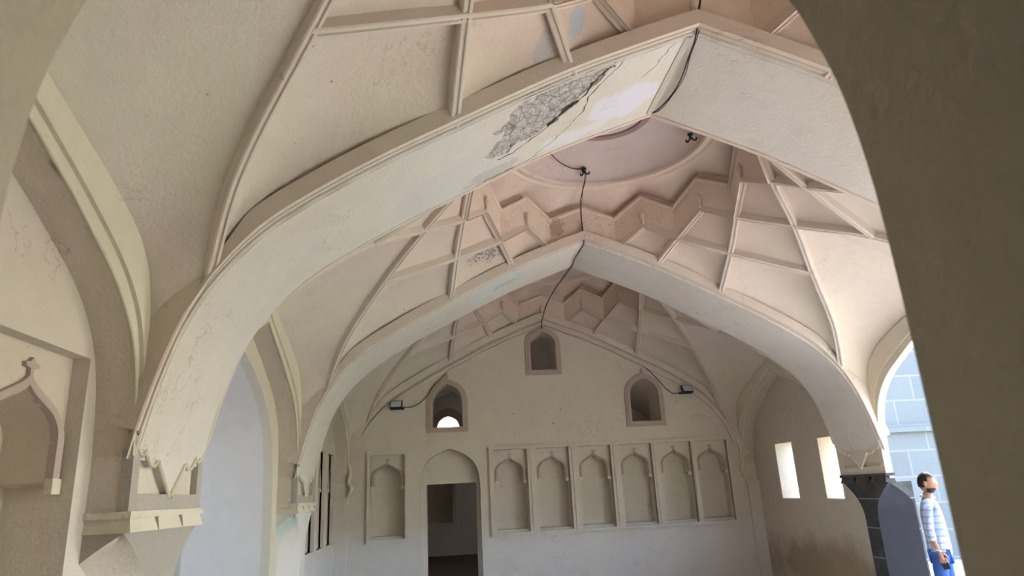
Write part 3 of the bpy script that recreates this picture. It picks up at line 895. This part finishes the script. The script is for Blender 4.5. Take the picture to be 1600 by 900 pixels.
# ------------------------------------------------------------------ piers with brackets and capitals
def pier(sx, y0, y1, label, matS, matU, matC, xo=.9, xcap=None, ends=(True, True)):
    """pier from the floor to the springing; chamfered lower shaft with pointed heads to the chamfers"""
    T = empty('pier', (0, 0, 0), label, 'pier')
    xi = HW
    xcap = xcap or xo
    ymid = (y0 + y1) / 2
    wid = y1 - y0
    # shaft: loft of chamfered outlines, the chamfer closing in a pointed arch under the bracket
    bm = bmesh.new()
    cmax = wid * .36
    zs = [0, .6, 1.08] + [1.08 + .46 * i / 16 for i in range(1, 17)] + [1.545]
    def ch(z):
        if z <= 1.08: return cmax
        t = min((z - 1.08) / .46, 1)
        return cmax * (1 - t ** 2.2) if t < 1 else 0.0
    prev = None
    # plane chamfers behind, pendentive fillets in front: build face bands per level
    rows = []
    for z in zs:
        c = max(ch(z), .004)
        c0 = c if ends[0] else .004; c1 = c if ends[1] else .004
        pts = [(HW + xo, y0), (xi + min(c0 * .95, xo - .02), y0), (xi + min(c0 * .95, xo - .02) * .5 + .02, y0 + c0 * .5 + .02), (xi, y0 + c0), (xi, y1 - c1), (xi + min(c1 * .95, xo - .02) * .5 + .02, y1 - c1 * .5 - .02), (xi + min(c1 * .95, xo - .02), y1), (HW + xo, y1)]
        rows.append([Vector((sx * x, y, z)) for x, y in pts])
    grid(bm, rows)
    for k, f in enumerate(bm.faces): f.material_index = 1 if k % 7 in (1, 2, 4, 5) else 0
    link('shaft', bm, [matS, matC], T, smooth=28)
    # bracket of small serrated cells
    bm = bmesh.new()
    xb = xi + min(.25, xcap)
    box(bm, *(sorted((sx * (xi - .035), sx * xb))), y0 - .02, y1 + .02, 1.62, 1.655)
    n = 3; wc = (wid + .04) / n
    for i in range(n):
        a = y0 - .02 + i * wc; b = a + wc; mid = (a + b) / 2
        q = [(a + .03, 1.62), (b - .03, 1.62), (b - .005, 1.545), (a + .005, 1.545)]
        v = []
        for (yy, zz) in q: v.append(bm.verts.new((sx * (xi - .02 if zz > 1.6 else xi - .04), yy, zz)))
        v += [bm.verts.new((sx * xb, yy, zz)) for yy, zz in q]
        for f in ((0, 1, 2, 3), (4, 7, 6, 5), (0, 4, 5, 1), (1, 5, 6, 2), (2, 6, 7, 3), (3, 7, 4, 0)): bm.faces.new([v[k] for k in f])
    link('bracket', bm, matU, T)
    # capital block with a sunk field framed on three sides
    bm = bmesh.new()
    P = lambda u, v, w: Vector((sx * (HW + w), u, v))
    fw = .085
    box(bm, *sorted((sx * (xi + .03), sx * (xi + xcap))), y0, y1, 1.55, 2.03)
    link('capital_block', bm, M['wall_pink'] if sx > 0 else M['wall'], T)
    bm = bmesh.new()
    frame = [(y0 - .005, 1.655), (y0 - .005, 2.06), (y0 + fw, 2.0), (y0 + fw, 1.745), (y1 - fw, 1.745), (y1 - fw, 2.0), (y1 + .005, 2.03), (y1 + .005, 1.655)]
    plate(bm, frame, [], P, -.012, .05)
    link('capital_frame', bm, M['grey'] if sx < 0 else M['wall_pink'], T)
    # tongue: the soffit of the arch drawn down to a point with lobed edges
    h = wid / 2
    half_ = [(h, 2.06), (h * .96, 2.0), (h * .88, 1.965), (h * .80, 1.955), (h * .74, 1.985), (h * .68, 1.94), (h * .60, 1.91), (h * .48, 1.905), (h * .42, 1.935), (h * .36, 1.90), (0, 1.715)]
    pol = [(ymid + a, b) for a, b in half_] + [(ymid - a, b) for a, b in reversed(half_[:-1])]
    pol = [(ymid + h, 2.30)] + pol + [(ymid - h, 2.30)]
    bm = bmesh.new(); plate(bm, half_and(pol), [], P, -.008, .06)
    link('pointed_tongue', bm, M['arch_b'] if sx < 0 else M['wall_pink'], T)
    bm = bmesh.new()
    for sgn in (1, -1):
        path = [P(ymid + sgn * a, b, -.012) for a, b in half_[:9]]
        tube(bm, path, .013, 6)
        tube(bm, [P(ymid + sgn * h * .40, 1.93, -.012), P(ymid + sgn * .01, 1.73, -.012)], .016, 6)
    link('tongue_moulding', bm, M['fascia'], T, smooth=60)
    return T
def half_and(pol):
    return [(a, min(b, 2.06)) for a, b in pol[1:-1]]
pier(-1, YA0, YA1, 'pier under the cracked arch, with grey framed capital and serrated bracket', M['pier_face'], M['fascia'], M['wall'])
pier(-1, YB0, YB1, 'whitewashed pier with green stain below its bracket', M['pale'], M['fascia'], M['pale'])
as_structure(pier(1, YA0, YA1, '', M['basalt'], M['grey'], M['basalt'], xo=.30, xcap=.09), 'wall_pier_near')
pier(1, YB0, YB1, 'polished black stone pier beside the man, with plaster capital', M['basalt'], M['basalt'], M['basalt_skylit'], xo=.30, xcap=.09)
# jambs above the piers on each side of the wall arches (masonry behind the arch springings)
struct(boxes('wall_pier_core', [(-HW - .9, -HW, YA0, YA1, 2.02, 4.3), (-HW - .9, -HW, YB0, YB1, 2.02, 4.3), (HW, HW + .09, YA0, YA1, 2.02, 4.3), (HW, HW + .09, YB0, YB1, 2.02, 4.3)], M['wall_pink']))
# small corner brackets where the wall arches land against the end wall
for sx in (-1, 1):
    T = empty('corner_bracket', (0, 0, 0), 'small moulded bracket in the corner of the end wall by the %s' % ('single niche' if sx < 0 else 'slit windows'), 'bracket')
    boxes('shelf', [(*sorted((sx * (HW - .03), sx * (HW + .5))), YE - .09, YE + .02, 1.60, 1.645)], M['fascia'], T)
    boxes('block', [(*sorted((sx * HW, sx * (HW + .5))), YE - .06, YE + .02, 0, 1.60)], M['wall'], T)
    bm = bmesh.new()
    tube(bm, catmull([(sx * (HW - .02), YE - .03, 2.25), (sx * (HW - .05), YE - .05, 2.1), (sx * (HW - .02), YE - .02, 1.95), (sx * (HW - .07), YE - .06, 1.86), (sx * (HW - .01), YE - .02, 1.72)], 5), .035, 8)
    link('scroll', bm, M['fascia'], T, smooth=60)
# green stain cloth-like drip on the white pier: a painted mark with its own shape is in the plaster; lamp bracket below
# ------------------------------------------------------------------ near end wall with the doorway the camera looks through
NT_ = .6
def PN(u, v, w): return Vector((u, YN - w, v))
near = [(.585, 0), (.59, 1.55), (.59, 1.75), (.588, 1.95), (.58, 2.10), (.562, 2.22), (.542, 2.29), (.515, 2.36), (.45, 2.45), (.33, 2.54), (.15, 2.62), (0, 2.66)]
nc = [(p.x, p.y) for p in catmull([(a, b, 0) for a, b in near], 6)]
ncd = [(-1.83 + a, b) for a, b in nc] + [(-1.83 - a, b) for a, b in reversed(nc[:-1])]
bm = bmesh.new(); plate(bm, [(-4.5, 0), (-4.5, 6.1), (4.5, 6.1), (4.5, 0)] + ncd, [], PN, 0, NT_)
struct(link('wall_near', bm, M['jamb']))
# the room behind the camera
struct(boxes('wall_behind', [(-4.5, -2.6, -6.2, -6, 0, 6.1), (-1.0, 4.5, -6.2, -6, 0, 6.1), (-2.6, -1.0, -6.2, -6, 2.1, 6.1), (-4.5, -4.3, -6, YN - NT_, 0, 6.1), (4.3, 4.5, -6, YN - NT_, 0, 6.1)], M['jamb']))

# ------------------------------------------------------------------ rooms beyond
YR = YE + WT + 5.9
bm = bmesh.new()
PR = lambda u, v, w: Vector((u, YR + w, v))
hol = [rect(-3.1, -1.74, .99, 2.0), pointed(-1.81, .30, 3.05, 3.42, 3.76)]
plate(bm, [(-5.5, -.3), (-5.5, 6.1), (5.5, 6.1), (5.5, -.3)], hol, PR, 0, .3)
struct(link('wall_room_beyond', bm, M['pale']))
bm = bmesh.new(); plate(bm, rect(-3.1, -1.74, .99, 2.0), [], PR, .24, .3); struct(link('wall_niche_back', bm, M['wall_pink']))
bm = bmesh.new()
plate(bm, rect(-3.2, -1.64, .90, 2.1), [rect(-3.1, -1.74, .99, 2.0)], PR, -.03, .02); struct(link('trim_7', bm, M['wall']))
bm = bmesh.new()
plate(bm, pointed(-1.81, .46, 2.95, 3.46, 4.0), [pointed(-1.81, .30, 3.05, 3.42, 3.76)], PR, -.05, .02); struct(link('window_6', bm, M['frame']))
struct(boxes('wall_room_sides', [(-4.6, -4.3, YE + WT, YR, 0, 6.1), (4.0, 4.3, YE + WT, YE + WT + 2.0, 0, 6.1), (4.0, 4.3, YE + WT + 2.7, YR, 0, 6.1), (4.0, 4.3, YE + WT + 2, YE + WT + 2.7, 2.4, 6.1)], M['pale']))  # unseen right-hand opening narrowed to dim this room
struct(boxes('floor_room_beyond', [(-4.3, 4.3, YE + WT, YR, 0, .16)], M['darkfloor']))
bm = bmesh.new()                                # pointed vault of the room beyond
grid(bm, [[Vector((x * 1.15, YE + WT + 5.9 * j / 6, z * .75 + 1.3)) for x, z in AF] for j in range(7)])
struct(link('ceiling_room_beyond', bm, M['wall_pink'], smooth=60))
# side room left of the middle bay; unseen outer wall sized to limit daylight
struct(boxes('wall_side_room', [(-8.6, -4.64, 9.6, 9.9, 0, 4.6), (-8.5, -4.2, 1.5, 1.8, 0, 4.6), (-8.5, -8.2, 1.8, 4.8, 0, 4.6), (-8.5, -8.2, 8.0, 9.6, 0, 4.6), (-8.5, -8.2, 4.8, 8.0, 3.3, 4.6)], M['wall_pink']))

# ------------------------------------------------------------------ courtyard beyond the right-hand arches
struct(boxes('wall_courtyard', [(4.8, 16, 13.6, 14.2, -.05, 2.45), (4.8, 16, 13.72, 14.2, 2.55, 8.5)], M['ashlar']))
struct(boxes('trim_8', [(4.8, 16, 13.5, 14.2, 2.45, 2.55)], M['ashlar']))

# ------------------------------------------------------------------ cables, hooks and floodlights
def cable(name, pts, label, r=.006, n=6, two=False):
    bm = bmesh.new(); path = catmull(pts, n)
    tube(bm, path, r, 6)
    if two: tube(bm, [p + Vector((.012 + .006 * math.sin(i * .5), .004, -.003)) for i, p in enumerate(path)], r * .6, 6)
    return tag(link(name, bm, M['black'], smooth=60), label, 'cable')
cable('electric_cable', [(.0, 3.2, 5.25), (.01, 3.7, 5.1), (.01, 3.99, 4.9), (0, 4.04, 4.77), (.03, 4.3, 4.755), (.06, 4.6, 4.745), (.05, 4.85, 4.75), (.01, 5.05, 4.76), (0, 5.16, 4.80)], 'black cable running down the crown of the cracked arch', .006, two=True)
cable('electric_cable', [(-.85, 6.9, 5.62), (-.57, 7.28, 5.56), (-.40, 7.52, 5.545), (-.22, 7.68, 5.54), (-.05, 7.72, 5.53), (-.04, 7.76, 5.45), (-.05, 7.96, 5.33), (-.03, 8.22, 5.26), (-.02, 8.26, 5.0), (-.01, 8.30, 4.77), (-.005, 8.5, 4.765), (-.03, 8.9, 4.75), (.0, 9.2, 4.765), (.0, 9.35, 4.78)], 'black cable from the dome hook down over the second arch', .006, two=True)
cable('electric_cable', [(-.0, 9.36, 4.78), (-.10, 10.2, 4.72), (-.1, 11.4, 4.72), (-.05, 12.3, 4.66), (-.02, 12.50, 4.62)], 'thin cable hanging across the far bay to the centre window', .006, two=True)
def along(x0, x1, n=10, dz=-.10):
    return [(x0 + (x1 - x0) * i / n, YE - .03, zint(AH, x0 + (x1 - x0) * i / n) + dz + .008 * math.sin(i * 2.1)) for i in range(n + 1)]
cable('electric_cable', along(-.02, -1.80) + [(-1.95, YE - .03, 3.72), (-2.08, YE - .03, 3.60), (-2.2, YE - .03, 3.42), (-2.35, YE - .03, 3.28), (-2.5, YE - .03, 3.22), (-2.66, YE - .05, 3.23)], 'cable following the vault edge to the floodlight above the single niche', .007)
cable('electric_cable', along(.02, 1.85) + [(2.0, YE - .03, 3.72), (2.15, YE - .03, 3.55), (2.3, YE - .03, 3.36), (2.42, YE - .03, 3.29), (2.56, YE - .05, 3.31)], 'cable following the vault edge to the floodlight beyond the row-side window', .007)
def floodlight(x, z, label, tilt):
    T = empty('floodlight', (x, YE, z), label, 'floodlight', 'floodlights on the end wall')
    bm = bmesh.new(); box(bm, -.11, .11, -.13, -.08, -.075, .075); bmesh.ops.bevel(bm, geom=bm.edges[:], offset=.008, segments=2, affect='EDGES')
    for i in range(5): box(bm, -.09 + i * .042, -.082 + i * .042, -.08, -.05, -.06, .06)
    h = link('housing', bm, M['metal'], T)
    g = boxes('lamp_glass', [(-.092, .092, -.136, -.128, -.058, .058)], M['lampface'], T)
    br_ = boxes('mounting_bracket', [(-.125, -.113, -.11, 0, -.03, -.01), (.113, .125, -.11, 0, -.03, -.01), (-.125, .125, -.012, .0, -.035, -.005)], M['metal'], T)
    for o in (h, g): o.rotation_euler = (R(-25), 0, R(tilt))
    return T
floodlight(-2.74, 3.22, 'small black floodlight above the single niche', -8)
floodlight(2.64, 3.31, 'small black floodlight above the row of six niches', 10)
def hook(p, label):
    T = empty('ceiling_hook', p, label, 'hook', 'hooks in the dome')
    bm = bmesh.new(); lathe(bm, [(0, .06), (.03, .06), (.035, .045), (.012, .03), (.012, -.01), (0, -.01)], (0, 0), 12); link('rose', bm, M['black'], T, smooth=50)
    bm = bmesh.new()
    for a in (0, 2.1, 4.2):
        c_, s_ = math.cos(a), math.sin(a)
        tube(bm, catmull([(0, 0, .02), (.035 * c_, .035 * s_, -.02), (.06 * c_, .06 * s_, -.02), (.068 * c_, .068 * s_, .012)], 5), .010, 6)
    link('prongs', bm, M['black'], T, smooth=60)
hook((-.05, 7.74, 5.51), 'black iron hook with the cable tied to it')
hook((1.01, 6.78, 5.46), 'black iron hook near the courtyard side, without cable')

# ------------------------------------------------------------------ the man at the courtyard arch
def limb(bm, pts, radii, seg=14, flat=1.0):
    P = catmull(pts, 5); n = len(P); rr = []
    for i in range(n):
        t = i / (n - 1) * (len(radii) - 1); k = min(int(t), len(radii) - 2); f = t - k
        rr.append(radii[k] * (1 - f) + radii[k + 1] * f)
    rings = []
    for i, p in enumerate(P):
        t = (P[min(i + 1, n - 1)] - P[max(i - 1, 0)]).normalized()
        sd = t.cross(Vector((0, 1, 0)))
        if sd.length < .1: sd = t.cross(Vector((1, 0, 0)))
        sd.normalize(); uu = sd.cross(t)
        rings.append([bm.verts.new(p + sd * rr[i] * math.cos(2 * math.pi * j / seg) + uu * rr[i] * flat * math.sin(2 * math.pi * j / seg)) for j in range(seg)])
    for i in range(n - 1):
        for j in range(seg): bm.faces.new([rings[i][j], rings[i][(j + 1) % seg], rings[i + 1][(j + 1) % seg], rings[i + 1][j]])
    bm.faces.new(rings[0]); bm.faces.new(list(reversed(rings[-1])))
def skin_mesh(name, chains, mat, parent, sub=2):
    """one continuous surface grown over a skeleton: verts list of (co, rx, ry), edges"""
    verts, edges = chains
    me = bpy.data.meshes.new(name); me.from_pydata([v[0] for v in verts], edges, []); me.update()
    o = bpy.data.objects.new(name, me); col.objects.link(o); o.parent = parent
    o.modifiers.new('skin', 'SKIN')
    for i, v in enumerate(verts):
        d = me.skin_vertices[0].data[i]; d.radius = (v[1], v[2]); d.use_root = (i == 0)
    sb = o.modifiers.new('sub', 'SUBSURF'); sb.levels = sub; sb.render_levels = sub
    me.materials.append(mat)
    dg = bpy.context.evaluated_depsgraph_get()
    ev = o.evaluated_get(dg); me2 = bpy.data.meshes.new_from_object(ev)
    o.modifiers.clear(); o.data = me2
    if not me2.materials: me2.materials.append(mat)
    for p in me2.polygons: p.use_smooth = True
    return o
M['skin'] = simple('brown_skin', (0.30, 0.16, 0.10), 0.5, vary=.05)
M['hair'] = simple('black_hair', (0.015, 0.012, 0.012), 0.5)
M['denim'] = simple('blue_denim', (0.03, 0.085, 0.30), 0.8, vary=.2, sc=30)
M['collar'] = simple('pale_collar', (0.62, 0.63, 0.68), 0.8)
M['phone'] = simple('phone_black', (0.02, 0.02, 0.025), 0.25)
M['thread'] = simple('pale_thread_band', (0.7, 0.6, 0.45), 0.7)
s = NT('plaid_shirt', .85)
tc = s.N.new('ShaderNodeTexCoord'); sep = s.N.new('ShaderNodeSeparateXYZ'); s.L.new(tc.outputs['Object'], sep.inputs[0])
def band(v, per, wd, ph=0):
    f_ = s.math('FRACT', s.math('DIVIDE', s.math('ADD', v, 5 + ph), per)); return s.math('LESS_THAN', f_, wd)
diag = s.math('ADD', s.math('MULTIPLY', sep.outputs[0], 1.0), s.math('MULTIPLY', sep.outputs[1], .8))
c = s.mix(s.math('MULTIPLY', band(sep.outputs[2], .075, .42), .55), (.38, .43, .54), (.13, .18, .32))
c = s.mix(s.math('MULTIPLY', band(diag, .075, .42), .5), c, (.11, .15, .30))
c = s.mix(s.math('MULTIPLY', band(sep.outputs[2], .075, .08, .05), .6), c, (.5, .5, .5))
c = s.mix(s.math('MULTIPLY', band(diag, .075, .08, .05), .5), c, (.30, .25, .32))
M['shirt'] = s.out(c)
def build_person(loc, rot, height):
    k = height / 1.70
    T = empty('person', loc, 'man in a blue plaid shirt and jeans holding a phone at the courtyard arch', 'person')
    T.rotation_euler = (0, 0, rot); T.scale = (k, k, k)
    # facing -y in local space; own left arm is +x
    verts = [((0, .0, .90), .085, .07), ((0, .0, 1.08), .13, .09), ((0, .01, 1.25), .165, .105), ((0, .015, 1.38), .16, .095), ((0, .01, 1.45), .075, .065), ((0, -.005, 1.52), .058, .06),
             ((.12, .015, 1.395), .06, .06), ((.195, .02, 1.36), .052, .055), ((.23, .03, 1.20), .046, .048), ((.25, .035, 1.08), .041, .042), ((.258, .015, .95), .034, .036), ((.26, -.015, .85), .026, .028),
             ((-.12, .015, 1.395), .06, .06), ((-.195, .02, 1.36), .052, .055), ((-.23, .03, 1.20), .046, .048), ((-.25, .035, 1.08), .041, .042), ((-.258, .015, .95), .034, .036), ((-.26, -.015, .85), .026, .028),
             ((.08, 0, .80), .065, .07), ((.11, -.01, .66), .068, .07), ((.115, -.02, .48), .062, .066), ((.12, .01, .30), .056, .06), ((.12, .03, .09), .04, .045), ((.125, -.06, .04), .045, .03), ((.13, -.15, .03), .04, .022),
             ((-.08, 0, .80), .065, .07), ((-.11, .02, .66), .068, .07), ((-.115, .03, .48), .062, .066), ((-.12, .08, .30), .056, .06), ((-.12, .12, .09), .04, .045), ((-.125, .03, .04), .045, .03), ((-.13, -.05, .03), .04, .022)]
    E_ = [(0, 1), (1, 2), (2, 3), (3, 4), (4, 5), (3, 6), (6, 7), (7, 8), (8, 9), (9, 10), (10, 11), (3, 12), (12, 13), (13, 14), (14, 15), (15, 16), (16, 17),
          (0, 18), (18, 19), (19, 20), (20, 21), (21, 22), (22, 23), (23, 24), (0, 25), (25, 26), (26, 27), (27, 28), (28, 29), (29, 30), (30, 31)]
    body = skin_mesh('body', (verts, E_), M['skin'], T)
    # head
    bm = bmesh.new()
    bmesh.ops.create_uvsphere(bm, u_segments=28, v_segments=20, radius=1)
    for v in bm.verts:
        x, y, z = v.co
        fx = .074 * (1 - .22 * max(0, -z)); fy = .095; fz = .118
        nx, ny, nz = x * fx, y * fy, z * fz
        if z < -.1 and y < 0: ny -= .012 * (-z)                       # jaw and chin
        if y < -.8 and abs(x) < .25 and -.35 < z < .15: ny -= .022 * (1 - abs(x) / .25) * (1 - abs(z + .15) / .3)   # nose
        if y < -.6 and .05 < z < .35 and .2 < abs(x) < .55: ny += .009   # eye sockets
        if y < -.8 and -.58 < z < -.42 and abs(x) < .35: ny -= .006      # lips
        v.co = (nx, ny, nz)
    for v in bm.verts: v.co += Vector((0, -.015, 1.615))
    # ears
    for sx in (-1, 1):
        r = bmesh.ops.create_uvsphere(bm, u_segments=10, v_segments=8, radius=1)
        for v in r['verts']: v.co = Vector((v.co.x * .012 + sx * .076, v.co.y * .02, v.co.z * .032 + 1.61))
    head = link('head', bm, M['skin'], T, smooth=180)
    # hair cap and short beard
    bm = bmesh.new(); bmesh.ops.create_uvsphere(bm, u_segments=32, v_segments=24, radius=1)
    dl = []
    for v in bm.verts:
        x, y, z = v.co
        keep = z > .42 or (y > .15 and z > -.45) or (y > -.2 and z > .12)
        if not keep: dl.append(v)
        j = 1 + .03 * math.sin(x * 31) * math.cos(y * 27 + z * 19)
        v.co = Vector((x * .081 * j, y * .102 * j - .012, z * .128 * j + 1.618))
    bmesh.ops.delete(bm, geom=dl, context='VERTS')
    link('hair', bm, M['hair'], T, smooth=180)
    bm = bmesh.new(); bmesh.ops.create_uvsphere(bm, u_segments=32, v_segments=24, radius=1)
    dl = []
    for v in bm.verts:
        x, y, z = v.co
        if not (z < -.42 and y < .2 and not (abs(x) < .3 and z > -.62 and y < -.4)): dl.append(v)
        v.co = Vector((x * .076 * (1 - .2 * max(0, -z)), y * .099 - .015 - (.012 * -z if (z < -.1 and y < 0) else 0), z * .122 + 1.614))
    bmesh.ops.delete(bm, geom=dl, context='VERTS')
    link('beard', bm, M['hair'], T, smooth=180)
    # shirt
    verts = [((0, .0, .72), .20, .145), ((0, .0, .90), .195, .14), ((0, .0, 1.05), .185, .135), ((0, .01, 1.22), .195, .135), ((0, .015, 1.36), .185, .12), ((0, .012, 1.435), .082, .075),
             ((.13, .015, 1.39), .072, .074), ((.20, .02, 1.35), .066, .068), ((.235, .03, 1.20), .062, .063), ((.255, .035, 1.08), .055, .056), ((.26, .018, .955), .047, .049),
             ((-.13, .015, 1.39), .072, .074), ((-.20, .02, 1.35), .066, .068), ((-.235, .03, 1.20), .062, .063), ((-.255, .035, 1.08), .055, .056), ((-.26, .018, .955), .047, .049)]
    E2 = [(0, 1), (1, 2), (2, 3), (3, 4), (4, 5), (4, 6), (6, 7), (7, 8), (8, 9), (9, 10), (4, 11), (11, 12), (12, 13), (13, 14), (14, 15)]
    skin_mesh('shirt', (verts, E2), M['shirt'], T)
    verts = [((0, 0, .84), .12, .10), ((.09, 0, .78), .095, .10), ((.11, -.01, .66), .092, .097), ((.115, -.02, .48), .075, .08), ((.12, .01, .30), .07, .073), ((.12, .025, .10), .062, .068),
             ((-.09, 0, .78), .095, .10), ((-.11, .02, .66), .092, .097), ((-.115, .03, .48), .075, .08), ((-.12, .08, .30), .07, .073), ((-.12, .115, .10), .062, .068)]
    skin_mesh('trousers', (verts, [(0, 1), (1, 2), (2, 3), (3, 4), (4, 5), (0, 6), (6, 7), (7, 8), (8, 9), (9, 10)]), M['denim'], T)
    bm = bmesh.new()
    tube(bm, [Vector((.075 * math.cos(a), .012 + .07 * math.sin(a), 1.455 + .015 * math.sin(a))) for a in [i * math.pi / 10 for i in range(20)]], .014, 8, closed=True)
    link('collar', bm, M['collar'], T, smooth=60)
    for sx in (1, -1):
        bm = bmesh.new()
        for fx in (0,):
            limb(bm, [(sx * .125, .05 if sx > 0 else .14, .045), (sx * .128, -.06 if sx > 0 else .03, .045), (sx * .13, -.17 if sx > 0 else -.08, .03)], [.042, .046, .034], 12, .8)
        link('shoe', bm, M['phone'], T, smooth=60)
    # hands: palm, four fingers and a thumb
    for sx in (1, -1):
        base = Vector((sx * .26, -.015, .85))
        bm = bmesh.new()
        d = Vector((0, -.25, -.97)).normalized(); side = Vector((sx * .0, -.97, .25)).normalized(); nrm = Vector((sx * -1, 0, 0))
        limb(bm, [tuple(base), tuple(base + d * .045), tuple(base + d * .095)], [.024, .030, .030], 12, .85)
        for i, L in enumerate((.072, .082, .077, .060)):
            o_ = side * (.030 - i * .020)
            p0 = base + d * .075 + o_; p1 = p0 + d * L * .5 + nrm * .006; p2 = p1 + d * L * .25 + nrm * .020; p3 = p2 + d * L * .06 + nrm * .024
            limb(bm, [tuple(p0), tuple(p1), tuple(p2), tuple(p3)], [.0095, .009, .008, .0065], 8)
        t0 = base + d * .03 + side * .026
        limb(bm, [tuple(t0), tuple(t0 + side * .022 + d * .02 + nrm * .01), tuple(t0 + side * .026 + d * .045 + nrm * .022), tuple(t0 + side * .018 + d * .062 + nrm * .026)], [.013, .011, .010, .008], 8)
        link('hand', bm, M['skin'], T, smooth=180)
        if sx < 0:
            bm = bmesh.new()
            tube(bm, [Vector((-.26 + .036 * math.cos(a), -.012 + .03 * math.sin(a), .868 + .012 * math.sin(a))) for a in [i * math.pi / 8 for i in range(16)]], .006, 6, closed=True)
            link('wrist_band', bm, M['thread'], T, smooth=60)
            bm = bmesh.new(); box(bm, -.0045, .0045, -.036, .036, -.075, .075); bmesh.ops.bevel(bm, geom=bm.edges[:], offset=.003, segments=2, affect='EDGES')
            ph = link('smartphone', bm, M['phone'], None)
            ph.matrix_world = Matrix.Translation(Vector(loc)) @ Matrix.Rotation(rot, 4, 'Z') @ Matrix.Scale(k, 4) @ Matrix.Translation(base + d * .125 + nrm * .017) @ Matrix.Rotation(R(-12), 4, 'X')
            tag(ph, 'dark smartphone in the hand of the man in the plaid shirt', 'phone')
    return T
build_person((3.64, 7.72, 0.0), R(48), 1.60)
